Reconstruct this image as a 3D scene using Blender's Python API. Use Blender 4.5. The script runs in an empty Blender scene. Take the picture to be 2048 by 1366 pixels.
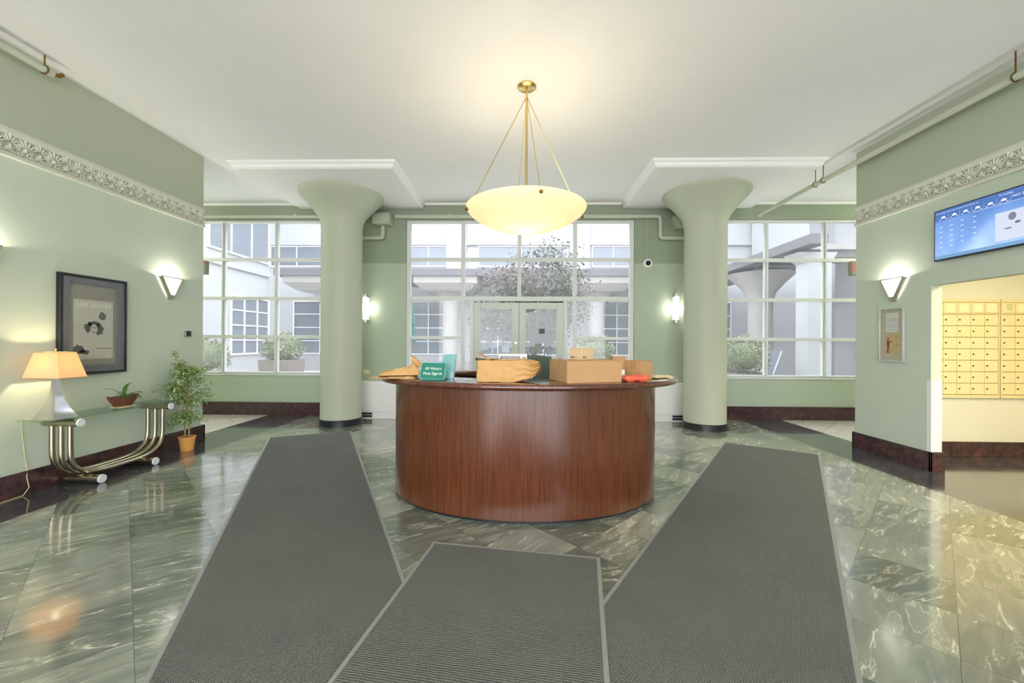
import bpy, bmesh, math, random
from mathutils import Vector, Matrix, Quaternion, noise as MN
random.seed(7)
PI = math.pi
SC = bpy.context.scene
COL = SC.collection

# ------------------------------------------------------------------ camera, world, exposure, large lights
CAMH, YAW, ROLL, FPX = 1.36, math.radians(1.3365), math.radians(0.32), 813.1
D, H, HP, XL, XR, YE = 7.33, 3.853, 3.75, -4.346, 4.388, 5.446
cd = bpy.data.cameras.new('camera'); cam = bpy.data.objects.new('camera', cd); COL.objects.link(cam)
cd.sensor_width = 36.0; cd.lens = FPX / 2048 * 36; cd.shift_y = 0.74 / 2048
cd.clip_start = 0.05; cd.clip_end = 200
Rt = Vector((math.cos(YAW), math.sin(YAW), 0)); Fw = Vector((-math.sin(YAW), math.cos(YAW), 0)); Up = Vector((0, 0, 1))
cx_ = Rt * math.cos(ROLL) + Up * math.sin(ROLL); cy_ = -Rt * math.sin(ROLL) + Up * math.cos(ROLL); cz_ = -Fw
cam.matrix_world = Matrix(((cx_.x, cy_.x, cz_.x, 0), (cx_.y, cy_.y, cz_.y, 0), (cx_.z, cy_.z, cz_.z, CAMH), (0, 0, 0, 1)))
SC.camera = cam
SC.view_settings.view_transform = 'Standard'; SC.view_settings.look = 'None'
SC.view_settings.gamma = 1.0; SC.view_settings.use_curve_mapping = False
SC.view_settings.exposure = 1.0
try:
    SC.cycles.use_denoising = True
    SC.cycles.max_bounces = 10; SC.cycles.transparent_max_bounces = 12
    SC.cycles.sample_clamp_indirect = 6.0
except Exception: pass
W = bpy.data.worlds.new('overcast_sky'); SC.world = W; W.use_nodes = True
bg = W.node_tree.nodes['Background']; bg.inputs[0].default_value = (0.93, 0.95, 1.0, 1); bg.inputs[1].default_value = 3.7

def add_light(name, kind, loc, power, color, size=0.1, size_y=None, rot=(0, 0, 0), spread=None, radius=None, parent=None):
    l = bpy.data.lights.new(name, kind); l.energy = power; l.color = color
    if kind == 'AREA':
        l.size = size
        if size_y: l.shape = 'RECTANGLE'; l.size_y = size_y
        if spread: l.spread = spread
    else: l.shadow_soft_size = size
    o = bpy.data.objects.new(name, l); COL.objects.link(o); o.location = loc; o.rotation_euler = rot
    if parent is not None:
        o.parent = parent; o.location = Vector(loc) - origin(parent)
    return o
# daylight portals at the windows (sampling aids for the sky)
def portal(loc, sx, sy, rot):
    o = add_light('daylight_portal', 'AREA', loc, 1, (1, 1, 1), sx, sy, rot)
    try: o.data.cycles.is_portal = True
    except Exception: pass
# ceiling lamps of the mail room (warm), above the opening
MAIL_POWER, PEND_POWER, SCONCE_POWER, TUBE_POWER = 11, 14, 9, 0.8

# ------------------------------------------------------------------ colour + material helpers
def lin(c):
    if isinstance(c, str):
        c = c.lstrip('#'); c = tuple(int(c[i:i + 2], 16) for i in (0, 2, 4))
    r = []
    for v in c:
        v = v / 255.0
        r.append(v / 12.92 if v <= 0.04045 else ((v + 0.055) / 1.055) ** 2.4)
    return (r[0], r[1], r[2], 1.0)

class NT:
    def __init__(s, name):
        s.m = bpy.data.materials.new(name); s.m.use_nodes = True
        s.t = s.m.node_tree; s.n = s.t.nodes; s.l = s.t.links
        s.b = s.n['Principled BSDF']; s.out = s.n['Material Output']
    def node(s, typ, **k):
        nd = s.n.new(typ)
        for a, v in k.items(): setattr(nd, a, v)
        return nd
    def link(s, a, b): s.l.new(a, b)
    def val(s, sock, v):
        if hasattr(v, 'is_linked') or isinstance(v, bpy.types.NodeSocket): s.l.new(v, sock)
        else: sock.default_value = v
    def math(s, op, a, b=None, c=None, clamp=False):
        nd = s.node('ShaderNodeMath', operation=op); nd.use_clamp = clamp
        s.val(nd.inputs[0], a)
        if b is not None: s.val(nd.inputs[1], b)
        if c is not None: s.val(nd.inputs[2], c)
        return nd.outputs[0]
    def mix(s, f, a, b, mode='MIX'):
        nd = s.node('ShaderNodeMix', data_type='RGBA'); nd.blend_type = mode
        s.val(nd.inputs[0], f); s.val(nd.inputs[6], a); s.val(nd.inputs[7], b)
        return nd.outputs[2]
    def obj(s):
        if not hasattr(s, '_tc'): s._tc = s.node('ShaderNodeTexCoord')
        return s._tc.outputs['Object']
    def sep(s, v):
        nd = s.node('ShaderNodeSeparateXYZ'); s.link(v, nd.inputs[0]); return nd.outputs
    def comb(s, x, y, z):
        nd = s.node('ShaderNodeCombineXYZ'); s.val(nd.inputs[0], x); s.val(nd.inputs[1], y); s.val(nd.inputs[2], z); return nd.outputs[0]
    def mapping(s, v, scale=(1, 1, 1), rot=(0, 0, 0), loc=(0, 0, 0)):
        nd = s.node('ShaderNodeMapping'); s.link(v, nd.inputs[0])
        nd.inputs['Scale'].default_value = scale; nd.inputs['Rotation'].default_value = rot; nd.inputs['Location'].default_value = loc
        return nd.outputs[0]
    def noise(s, v, scale=5, detail=3, rough=0.5, dist=0.0):
        nd = s.node('ShaderNodeTexNoise'); s.link(v, nd.inputs['Vector'])
        nd.inputs['Scale'].default_value = scale; nd.inputs['Detail'].default_value = detail
        nd.inputs['Roughness'].default_value = rough; nd.inputs['Distortion'].default_value = dist
        return nd.outputs[0]
    def ramp(s, f, stops):
        nd = s.node('ShaderNodeValToRGB'); s.link(f, nd.inputs[0]); e = nd.color_ramp.elements
        e[0].position, e[0].color = stops[0]; e[1].position, e[1].color = stops[-1]
        for p, c in stops[1:-1]:
            x = e.new(p); x.color = c
        return nd.outputs[0]
    def maprange(s, v, a, b, c=0.0, d=1.0, smooth=False):
        nd = s.node('ShaderNodeMapRange')
        if smooth: nd.interpolation_type = 'SMOOTHSTEP'
        s.link(v, nd.inputs[0])
        for i, x in enumerate((a, b, c, d)): nd.inputs[i + 1].default_value = x
        return nd.outputs[0]
    def bump(s, h, strength=0.3, dist=0.01):
        nd = s.node('ShaderNodeBump'); s.link(h, nd.inputs['Height'])
        nd.inputs['Strength'].default_value = strength; nd.inputs['Distance'].default_value = dist
        s.link(nd.outputs[0], s.b.inputs['Normal'])
    def base(s, c): s.val(s.b.inputs['Base Color'], c)
    def set(s, **k):
        for a, v in k.items():
            a = {'rough': 'Roughness', 'metal': 'Metallic', 'spec': 'Specular IOR Level', 'coat': 'Coat Weight', 'emit': 'Emission Strength', 'ecol': 'Emission Color', 'trans': 'Transmission Weight', 'sheen': 'Sheen Weight', 'ior': 'IOR', 'alpha': 'Alpha'}.get(a, a)
            s.b.inputs[a].default_value = v
        return s

def plain(name, c, rough=0.6, metal=0.0, var=0.06, scale=9.0, bump=0.0, bscale=60, emit=0.0, coat=0.0, spec=0.5):
    t = NT(name); c = lin(c)
    n = t.noise(t.obj(), scale, 3)
    d = tuple(x * (1 - var) for x in c[:3]) + (1,); u = tuple(min(1, x * (1 + var)) for x in c[:3]) + (1,)
    t.base(t.mix(n, d, u)); t.set(rough=rough, metal=metal, spec=spec, coat=coat)
    if emit: t.b.inputs['Emission Color'].default_value = c; t.set(emit=emit)
    if bump: t.bump(t.noise(t.obj(), bscale, 3), bump, 0.004)
    return t.m

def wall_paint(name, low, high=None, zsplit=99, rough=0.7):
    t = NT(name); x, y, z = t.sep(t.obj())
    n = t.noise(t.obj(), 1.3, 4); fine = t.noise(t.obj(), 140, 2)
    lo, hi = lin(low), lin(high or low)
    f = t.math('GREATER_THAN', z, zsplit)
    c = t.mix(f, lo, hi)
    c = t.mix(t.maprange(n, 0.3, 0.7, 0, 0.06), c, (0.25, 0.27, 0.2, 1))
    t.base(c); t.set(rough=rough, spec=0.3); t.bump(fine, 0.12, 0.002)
    return t.m

def glass_pane_mat(name, tint=(0.97, 0.985, 0.98, 1), haze=0.0):
    t = NT(name); n = t.n; n.remove(t.b)
    tr = t.node('ShaderNodeBsdfTransparent'); tr.inputs[0].default_value = tint
    gl = t.node('ShaderNodeBsdfGlossy'); gl.inputs['Roughness'].default_value = 0.01
    fr = t.node('ShaderNodeFresnel'); geo = t.node('ShaderNodeNewGeometry')
    t.link(t.maprange(geo.outputs['Backfacing'], 0, 1, 1.4, 1 / 1.4), fr.inputs[0])   # same reflectance from both faces of the thin pane
    mx = t.node('ShaderNodeMixShader'); t.link(t.math('MULTIPLY', fr.outputs[0], 0.8), mx.inputs[0])
    t.link(tr.outputs[0], mx.inputs[1]); t.link(gl.outputs[0], mx.inputs[2]); o = mx.outputs[0]
    if haze:
        df = t.node('ShaderNodeBsdfTranslucent'); df.inputs[0].default_value = (0.9, 0.9, 0.92, 1)
        nz = t.maprange(t.noise(t.obj(), 1.5, 3), 0.3, 0.7, haze * 0.7, haze * 1.2)
        m2 = t.node('ShaderNodeMixShader'); t.link(nz, m2.inputs[0]); t.link(o, m2.inputs[1]); t.link(df.outputs[0], m2.inputs[2]); o = m2.outputs[0]
    t.link(o, t.out.inputs[0])
    return t.m

def emitter(name, c, strength, base='#ffffff', rough=0.3):
    t = NT(name); t.base(lin(base)); t.b.inputs['Emission Color'].default_value = lin(c); t.set(emit=strength, rough=rough)
    return t.m

# ------------------------------------------------------------------ mesh helpers
def origin(o):
    v = Vector((0, 0, 0))
    while o is not None:
        v = v + Vector(o.location); o = o.parent
    return v
def tag(o, label=None, cat=None, group=None, kind=None):
    for k, v in (('label', label), ('category', cat), ('group', group), ('kind', kind)):
        if v: o[k] = v
    return o
def thing(name, label, cat, loc=(0, 0, 0), group=None, kind=None):
    o = bpy.data.objects.new(name, None); COL.objects.link(o); o.location = loc; o.empty_display_size = 0.1
    return tag(o, label, cat, group, kind)

class MB:
    def __init__(s): s.b = bmesh.new()
    def hexa(s, c):  # 8 corners: bottom 4 ccw, top 4 ccw
        v = [s.b.verts.new(p) for p in c]
        for f in ((3, 2, 1, 0), (4, 5, 6, 7), (0, 1, 5, 4), (1, 2, 6, 5), (2, 3, 7, 6), (3, 0, 4, 7)): s.b.faces.new([v[i] for i in f])
        return s
    def box(s, x0, x1, y0, y1, z0, z1):
        x0, x1 = min(x0, x1), max(x0, x1); y0, y1 = min(y0, y1), max(y0, y1); z0, z1 = min(z0, z1), max(z0, z1)
        return s.hexa([(x0, y0, z0), (x1, y0, z0), (x1, y1, z0), (x0, y1, z0), (x0, y0, z1), (x1, y0, z1), (x1, y1, z1), (x0, y1, z1)])
    def obox(s, c, size, rotz=0, m=None):
        M = (m or Matrix.Rotation(rotz, 3, 'Z')); c = Vector(c); hx, hy, hz = [k / 2 for k in size]
        return s.hexa([c + M @ Vector(p) for p in ((-hx, -hy, -hz), (hx, -hy, -hz), (hx, hy, -hz), (-hx, hy, -hz), (-hx, -hy, hz), (hx, -hy, hz), (hx, hy, hz), (-hx, hy, hz))])
    def tube(s, pts, r, n=10, cap=True, closed=False):
        pts = [Vector(p) for p in pts]; N = len(pts); rr = r if isinstance(r, (list, tuple)) else [r] * N
        tang = []
        for i in range(N):
            a = pts[i - 1] if (i > 0 or closed) else pts[0]; b = pts[(i + 1) % N] if (i < N - 1 or closed) else pts[-1]
            tang.append((b - a).normalized())
        t0 = tang[0]; up = Vector((0, 0, 1)) if abs(t0.z) < 0.9 else Vector((1, 0, 0))
        nv = (up - t0 * up.dot(t0)).normalized(); rings = []
        for i in range(N):
            if i: nv = tang[i - 1].rotation_difference(tang[i]) @ nv
            bv = tang[i].cross(nv)
            rings.append([s.b.verts.new(pts[i] + (nv * math.cos(2 * PI * k / n) + bv * math.sin(2 * PI * k / n)) * rr[i]) for k in range(n)])
        for i in range(N if closed else N - 1):
            A, B = rings[i], rings[(i + 1) % N]
            for k in range(n): s.b.faces.new((A[k], A[(k + 1) % n], B[(k + 1) % n], B[k]))
        if cap and not closed:
            s.b.faces.new(rings[0][::-1]); s.b.faces.new(rings[-1])
        return s
    def cyl(s, c, r, z0, z1, n=24): return s.tube([(c[0], c[1], z0), (c[0], c[1], z1)], r, n)
    def lathe(s, prof, c=(0, 0), n=48, close=False, m=None):
        rings = []
        for r, z in prof:
            if r < 1e-6: rings.append([s.b.verts.new((c[0], c[1], z))])
            else: rings.append([s.b.verts.new((c[0] + r * math.cos(2 * PI * k / n), c[1] + r * math.sin(2 * PI * k / n), z)) for k in range(n)])
        for A, B in zip(rings, rings[1:]):
            for k in range(n):
                f = [A[k % len(A)], A[(k + 1) % n % len(A)], B[(k + 1) % n % len(B)], B[k % len(B)]]
                u = []
                for v in f:
                    if v not in u: u.append(v)
                if len(u) > 2: s.b.faces.new(u)
        return s
    def prism(s, poly, f0, f1):  # poly list of 2D, f0/f1 map (u,v) to points
        A = [s.b.verts.new(f0(*p)) for p in poly]; B = [s.b.verts.new(f1(*p)) for p in poly]; n = len(poly)
        s.b.faces.new(A[::-1]); s.b.faces.new(B)
        for k in range(n): s.b.faces.new((A[k], A[(k + 1) % n], B[(k + 1) % n], B[k]))
        return s
    def ell(s, c, rad, m=None, u=8, v=5):
        c = Vector(c); M = m or Matrix.Identity(3); R = []
        for j in range(v + 1):
            ph = PI * j / v; row = []
            cnt = 1 if j in (0, v) else u
            for k in range(cnt):
                th = 2 * PI * k / u
                row.append(s.b.verts.new(c + M @ Vector((rad[0] * math.sin(ph) * math.cos(th), rad[1] * math.sin(ph) * math.sin(th), rad[2] * math.cos(ph)))))
            R.append(row)
        for A, B in zip(R, R[1:]):
            for k in range(u):
                f = [A[k % len(A)], B[k % len(B)], B[(k + 1) % u % len(B)], A[(k + 1) % u % len(A)]]; q = []
                for w in f:
                    if w not in q: q.append(w)
                if len(q) > 2: s.b.faces.new(q)
        return s
    def quad(s, *p): s.b.faces.new([s.b.verts.new(q) for q in p]); return s
    def grid(s, fn, nu, nv):
        g = [[s.b.verts.new(fn(i / nu, j / nv)) for j in range(nv + 1)] for i in range(nu + 1)]
        for i in range(nu):
            for j in range(nv): s.b.faces.new((g[i][j], g[i + 1][j], g[i + 1][j + 1], g[i][j + 1]))
        return s
    def leaf(s, p, d, nrm, L, w):
        d = d.normalized(); sd = d.cross(nrm)
        if sd.length < 1e-4: sd = Vector((1, 0, 0))
        sd.normalize(); up = sd.cross(d)
        a = p; m1 = p + d * L * .45 + sd * w / 2 + up * w * .12; m2 = p + d * L * .45 - sd * w / 2 + up * w * .12; e = p + d * L - up * w * .15; mid = p + d * L * .5
        va, v1, v2, ve, vm = [s.b.verts.new(q) for q in (a, m1, m2, e, mid)]
        s.b.faces.new((va, v1, vm)); s.b.faces.new((va, vm, v2)); s.b.faces.new((v1, ve, vm)); s.b.faces.new((vm, ve, v2))
    def build(s, name, mat, parent=None, smooth=False, bevel=0, segs=2, flat_angle=None, label=None):
        bmesh.ops.recalc_face_normals(s.b, faces=s.b.faces[:])
        me = bpy.data.meshes.new(name); off = origin(parent) if parent is not None else Vector((0, 0, 0))
        for v in s.b.verts: v.co -= off
        s.b.to_mesh(me); s.b.free()
        for m in (mat if isinstance(mat, (list, tuple)) else [mat]): me.materials.append(m)
        o = bpy.data.objects.new(name, me); COL.objects.link(o)
        if parent is not None: o.parent = parent
        if smooth:
            for p in me.polygons: p.use_smooth = True
            try: me.set_sharp_from_angle(angle=math.radians(flat_angle or 40))
            except Exception: pass
        if bevel:
            b = o.modifiers.new('bevel', 'BEVEL'); b.width = bevel; b.segments = segs; b.limit_method = 'ANGLE'
            try: me.set_sharp_from_angle(angle=math.radians(30))
            except Exception: pass
        if label: o['label'] = label
        return o
def struct(name, mb, mat, label, cat, parent=None, **k):
    o = mb.build(name, mat, parent, **k)
    if parent is None: tag(o, label, cat, None, 'structure')
    return o
def text(name, body, size, mat, parent, loc, right, up, extrude=0.0008, align='CENTER', bold=0.0, width=None):
    cu = bpy.data.curves.new('txt', 'FONT'); cu.body = body; cu.size = size; cu.align_x = align; cu.align_y = 'CENTER'; cu.extrude = extrude; cu.offset = bold; cu.resolution_u = 3
    ob = bpy.data.objects.new('txt', cu); COL.objects.link(ob)
    dg = bpy.context.evaluated_depsgraph_get(); me = bpy.data.meshes.new_from_object(ob.evaluated_get(dg)); bpy.data.objects.remove(ob)
    if width:
        xs = [v.co.x for v in me.vertices]; k = width / (max(xs) - min(xs)); me.transform(Matrix.Diagonal((k, 1, 1, 1)))
    me.name = name; me.materials.clear(); me.materials.append(mat)
    r = Vector(right).normalized(); u = Vector(up); u = (u - r * u.dot(r)).normalized(); n = r.cross(u); p = Vector(loc) - origin(parent)
    me.transform(Matrix(((r.x, u.x, n.x, p.x), (r.y, u.y, n.y, p.y), (r.z, u.z, n.z, p.z), (0, 0, 0, 1))))
    o = bpy.data.objects.new(name, me); COL.objects.link(o); o.parent = parent
    return o
def copy_tree(o, parent=None):
    c = o.copy(); COL.objects.link(c)
    if parent is not None: c.parent = parent
    for ch in list(o.children): copy_tree(ch, c)
    return c
def disc(mb, c, r, n, axis):  # filled thin disc
    pass

# ------------------------------------------------------------------ materials
M = {}
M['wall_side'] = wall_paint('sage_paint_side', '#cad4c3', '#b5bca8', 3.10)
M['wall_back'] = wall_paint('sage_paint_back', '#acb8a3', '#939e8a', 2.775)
M['col'] = plain('sage_paint_column', '#b3b9a5', 0.55, var=0.03, scale=2, bump=0.06)
M['pipe'] = plain('sage_paint_pipe', '#bcc1ad', 0.45, var=0.03)
M['ceil'] = plain('white_ceiling_plaster', '#f1f0ef', 0.85, var=0.02, scale=3, bump=0.08, bscale=30)
M['white'] = plain('white_enamel', '#ecebe8', 0.4, var=0.02)
M['frame'] = plain('painted_window_frame', '#d9dbd6', 0.4, var=0.02)
M['doorframe'] = plain('painted_door_frame', '#c9cec4', 0.4, var=0.02)
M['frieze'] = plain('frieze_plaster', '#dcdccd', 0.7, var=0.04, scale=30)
M['friezeshade'] = plain('shaded_frieze_ground_plaster', '#bdbdab', 0.8, var=0.05, scale=30)  # ground coloured darker than the relief, standing in for shade in the recesses
M['glass'] = glass_pane_mat('window_glass', haze=0.045)
M['tglass'] = glass_pane_mat('table_glass', (0.86, 0.95, 0.90, 1))
M['chrome'] = plain('chrome', '#d6d6d8', 0.12, metal=1.0, var=0.02)
M['brushed'] = plain('brushed_nickel', '#b9b2a4', 0.3, metal=1.0, var=0.05)
M['darkchrome'] = plain('antique_chrome', '#b7ac94', 0.18, metal=1.0, var=0.12, scale=20)
M['brass'] = plain('brass', '#d9bd7e', 0.25, metal=1.0, var=0.05)
M['bronze'] = plain('bronze_knob', '#8a6a35', 0.3, metal=1.0)
M['black'] = plain('black_paint', '#1c1d22', 0.4)
M['capwhite'] = plain('white_end_cap', '#e4e6e8', 0.3)
M['kraft'] = plain('kraft_paper', '#cfa268', 0.75, var=0.10, scale=14, bump=0.25, bscale=25)
M['kraft2'] = plain('kraft_mailer', '#d2a974', 0.7, var=0.10, scale=14, bump=0.2, bscale=25)
M['card'] = plain('corrugated_cardboard', '#bd9467', 0.75, var=0.07, scale=18)
M['card2'] = plain('pale_cardboard', '#d6bd96', 0.7, var=0.05, scale=18)
M['tape'] = plain('packing_tape', '#b98f62', 0.25, var=0.05)
M['red'] = plain('red_poly_mailer', '#e0664a', 0.45, var=0.1, bump=0.2, bscale=25)
M['manila'] = plain('manila_paper', '#e6d3a0', 0.6)
M['paper'] = plain('white_paper', '#eeeeea', 0.6)
M['ink'] = plain('black_ink', '#26262a', 0.6)
M['signgreen'] = plain('green_sign_face', '#1f7a68', 0.35)
M['signwhite'] = plain('white_lettering', '#f2f6f0', 0.5)
M['teal'] = plain('teal_plastic', '#7fb3b4', 0.2)
M['chairfab'] = plain('dark_green_fabric', '#56665c', 0.9, bump=0.2)
M['leaf'] = plain('ficus_leaf', '#7a9a4c', 0.5, var=0.45, scale=18)
M['leaf2'] = plain('variegated_leaf_edge', '#b9c795', 0.5, var=0.2, scale=18)
M['orchid'] = plain('orchid_leaf', '#4d7a33', 0.4, var=0.25)
M['stem'] = plain('ficus_stem', '#a08a5c', 0.8, var=0.2)
M['terra'] = plain('terracotta', '#d99a4e', 0.6, var=0.07)
M['soil'] = plain('potting_soil', '#4a3a2c', 0.95, var=0.3)
M['shade'] = None
M['rubber'] = plain('mat_rubber_edge', '#8f918c', 0.55)
M['screenblack'] = plain('screen_bezel', '#15161b', 0.25)
M['mailbox'] = plain('cream_mailbox_enamel', '#e6d5a6', 0.4, var=0.03)
M['mailgap'] = plain('mailbox_gap', '#8d7740', 0.7)
M['lock'] = plain('mailbox_lock', '#6f6440', 0.3, metal=0.8)
M['mailwall'] = wall_paint('mail_room_paint', '#dedbcb')
M['exitred'] = plain('exit_red', '#e0524a', 0.5, emit=0.5)

def make_wood(name, a, b, c, rough=0.25, coat=0.4):
    t = NT(name); v = t.mapping(t.obj(), scale=(55, 55, 2.0)); n = t.noise(v, 1.4, 6, 0.62, 0.6)
    big = t.noise(t.mapping(t.obj(), scale=(3, 3, 0.3)), 1.0, 3)
    col = t.ramp(n, [(0.3, lin(a)), (0.5, lin(b)), (0.72, lin(c))])
    t.base(t.mix(t.maprange(big, 0.35, 0.65, 0, 0.35), col, lin(a)))
    t.set(rough=rough, coat=coat, spec=0.45); t.b.inputs['Coat Roughness'].default_value = 0.2
    return t.m
M['wood'] = make_wood('mahogany_veneer', '#4a2311', '#60321a', '#704024')
M['wooddark'] = make_wood('dark_mahogany_edge', '#3a1a12', '#5d2d1c', '#7a452b', 0.10, 1.0)
def stone_base():
    t = NT('rosso_marble_base'); n = t.noise(t.obj(), 14, 6, 0.65, 0.8)
    t.base(t.ramp(n, [(0.3, lin('#2a2022')), (0.52, lin('#463033')), (0.66, lin('#5f3a35')), (0.8, lin('#4a4038'))])); t.set(rough=0.18, spec=0.5)
    return t.m
M['base'] = stone_base()
def floor_mat():
    t = NT('marble_tile_floor'); x, y, z = t.sep(t.obj())
    P = 0.43 * math.sqrt(2)
    u = t.math('DIVIDE', t.math('SUBTRACT', t.math('ADD', x, y), 0.05), P); v = t.math('DIVIDE', t.math('ADD', t.math('SUBTRACT', x, y), -0.10), P)
    fu = t.math('FRACT', u); fv = t.math('FRACT', v)
    idv = t.comb(t.math('FLOOR', u), t.math('FLOOR', v), 0.0)
    wn = t.node('ShaderNodeTexWhiteNoise', noise_dimensions='3D'); t.link(idv, wn.inputs[0]); rnd = wn.outputs[0]; rcol = wn.outputs[1]
    r1, r2, r3 = t.sep(rcol)
    # per-tile vein direction: mostly along one diagonal, jittered
    ang = t.math('ADD', t.math('MULTIPLY', r1, 0.7), 0.35)
    ca, sa = t.math('COSINE', ang), t.math('SINE', ang)
    px = t.math('ADD', t.math('MULTIPLY', x, ca), t.math('MULTIPLY', y, sa)); py = t.math('SUBTRACT', t.math('MULTIPLY', y, ca), t.math('MULTIPLY', x, sa))
    off = t.math('MULTIPLY', r2, 37.0)
    pv = t.comb(t.math('ADD', t.math('MULTIPLY', px, 1.7), off), t.math('ADD', t.math('MULTIPLY', py, 7.5), t.math('MULTIPLY', r3, 53.0)), off)
    n1 = t.noise(pv, 0.9, 5, 0.55, 0.7); n2 = t.noise(pv, 1.9, 5, 0.62, 0.8); blot = t.noise(pv, 0.55, 3, 0.5, 0.5)
    vein = t.math('SUBTRACT', 1.0, t.maprange(t.math('ABSOLUTE', t.math('SUBTRACT', n1, 0.5)), 0.0, 0.022, 0, 1, True))
    vein = t.math('MULTIPLY', vein, t.maprange(n2, 0.50, 0.63))
    vein2 = t.math('MULTIPLY', t.math('SUBTRACT', 1.0, t.maprange(t.math('ABSOLUTE', t.math('SUBTRACT', n2, 0.53)), 0.0, 0.03, 0, 1, True)), t.maprange(blot, 0.5, 0.64, 0, 0.55))
    vein = t.math('MAXIMUM', vein, vein2)
    green = t.ramp(t.math('ADD', t.math('MULTIPLY', n2, 0.62), t.math('MULTIPLY', rnd, 0.34)), [(0.28, lin('#626a60')), (0.48, lin('#80867a')), (0.66, lin('#999c8e')), (0.82, lin('#b2b2a2'))])
    green = t.mix(vein, green, lin('#e4e3cc'))
    dark = t.ramp(n2, [(0.3, lin('#34363c')), (0.7, lin('#54565c'))]); dark = t.mix(t.math('MULTIPLY', vein, 0.12), dark, lin('#b9b9b4'))
    white = t.ramp(n2, [(0.3, lin('#d9d4c6')), (0.55, lin('#ece8dc')), (0.75, lin('#e2dccb'))])
    ax = t.math('ABSOLUTE', t.math('SUBTRACT', x, 0.0))
    c = t.mix(t.math('GREATER_THAN', ax, 3.85), green, dark)
    c = t.mix(t.math('MULTIPLY', t.math('GREATER_THAN', ax, 4.60), t.math('GREATER_THAN', y, 5.2)), c, white)
    g = t.math('MAXIMUM', t.math('LESS_THAN', fu, 0.008), t.math('LESS_THAN', fv, 0.008))
    bl = t.math('LESS_THAN', t.math('ABSOLUTE', t.math('SUBTRACT', ax, 3.85)), 0.004)
    c = t.mix(t.math('MULTIPLY', t.math('MAXIMUM', g, bl), 0.8), c, lin('#4b4b44'))
    t.base(c)
    rr = t.noise(t.obj(), 3, 3); t.link(t.maprange(rr, 0.3, 0.7, 0.07, 0.16), t.b.inputs['Roughness']); t.set(spec=1.0, coat=0.45)
    t.b.inputs['Coat Roughness'].default_value = 0.08
    return t.m
M['floor'] = floor_mat()
def mat_carpet():
    t = NT('charcoal_ribbed_carpet'); x, y, z = t.sep(t.obj())
    w1 = t.math('SINE', t.math('ADD', t.math('MULTIPLY', y, 2 * PI / 0.012), t.math('MULTIPLY', t.noise(t.obj(), 30, 2), 3.0)))
    w2 = t.math('SINE', t.math('MULTIPLY', x, 2 * PI / 0.009))
    n = t.noise(t.obj(), 260, 2); big = t.noise(t.obj(), 2.2, 4)
    hgt = t.math('ADD', t.math('MULTIPLY', w1, 0.5), t.math('MULTIPLY', t.math('ADD', w2, n), 0.25))
    c = t.ramp(t.math('ADD', t.math('MULTIPLY', hgt, 0.35), t.math('MULTIPLY', n, 0.8)), [(0.1, lin('#424441')), (0.5, lin('#696b67')), (0.9, lin('#9a9c95'))])
    t.base(t.mix(t.maprange(big, 0.3, 0.7, 0, 0.25), c, lin('#7a7c77'))); t.set(rough=0.95, spec=0.1); t.bump(hgt, 0.7, 0.004)
    return t.m
M['carpet'] = mat_carpet()
def shade_mat():
    t = NT('lamp_shade_fabric'); n = t.n; n.remove(t.b)
    df = t.node('ShaderNodeBsdfDiffuse'); df.inputs[0].default_value = lin('#f6e6cc')
    tl = t.node('ShaderNodeBsdfTranslucent'); tl.inputs[0].default_value = lin('#ffe0aa')
    mx = t.node('ShaderNodeMixShader'); mx.inputs[0].default_value = 0.5
    t.link(df.outputs[0], mx.inputs[1]); t.link(tl.outputs[0], mx.inputs[2]); t.link(mx.outputs[0], t.out.inputs[0]); return t.m
M['shade'] = shade_mat()
def bowl_mat():
    t = NT('alabaster_glass_bowl'); n = t.n; n.remove(t.b)
    em = t.node('ShaderNodeEmission'); em.inputs[0].default_value = lin('#f5e6c8'); em.inputs[1].default_value = 0.11
    tl = t.node('ShaderNodeBsdfTranslucent'); tl.inputs[0].default_value = lin('#fff2d4')
    df = t.node('ShaderNodeBsdfDiffuse'); df.inputs[0].default_value = lin('#f4e8cc')
    m0 = t.node('ShaderNodeMixShader'); m0.inputs[0].default_value = 0.45; t.link(df.outputs[0], m0.inputs[1]); t.link(tl.outputs[0], m0.inputs[2])
    ad = t.node('ShaderNodeAddShader'); t.link(m0.outputs[0], ad.inputs[0]); t.link(em.outputs[0], ad.inputs[1]); t.link(ad.outputs[0], t.out.inputs[0]); return t.m
M['bowl'] = bowl_mat()
M['glasspic'] = glass_pane_mat('picture_glazing', (0.96, 0.96, 0.95, 1))
def glow_glass(name, c, st):
    t = NT(name); n = t.n; n.remove(t.b)
    em = t.node('ShaderNodeEmission'); em.inputs[0].default_value = lin(c); em.inputs[1].default_value = st
    tr = t.node('ShaderNodeBsdfTransparent'); tr.inputs[0].default_value = (.9, .9, .9, 1)
    ad = t.node('ShaderNodeAddShader'); t.link(em.outputs[0], ad.inputs[0]); t.link(tr.outputs[0], ad.inputs[1]); t.link(ad.outputs[0], t.out.inputs[0]); return t.m
M['diffuser'] = emitter('sconce_diffuser', '#fffdf4', 1.1)
M['globe'] = glow_glass('opal_fill_globe', '#fff6e6', 0.9)
M['tubelight'] = emitter('tube_diffuser', '#fffef8', 1.6)
M['bulb'] = emitter('bulb_glass', '#ffe9c0', 6.0)

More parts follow.
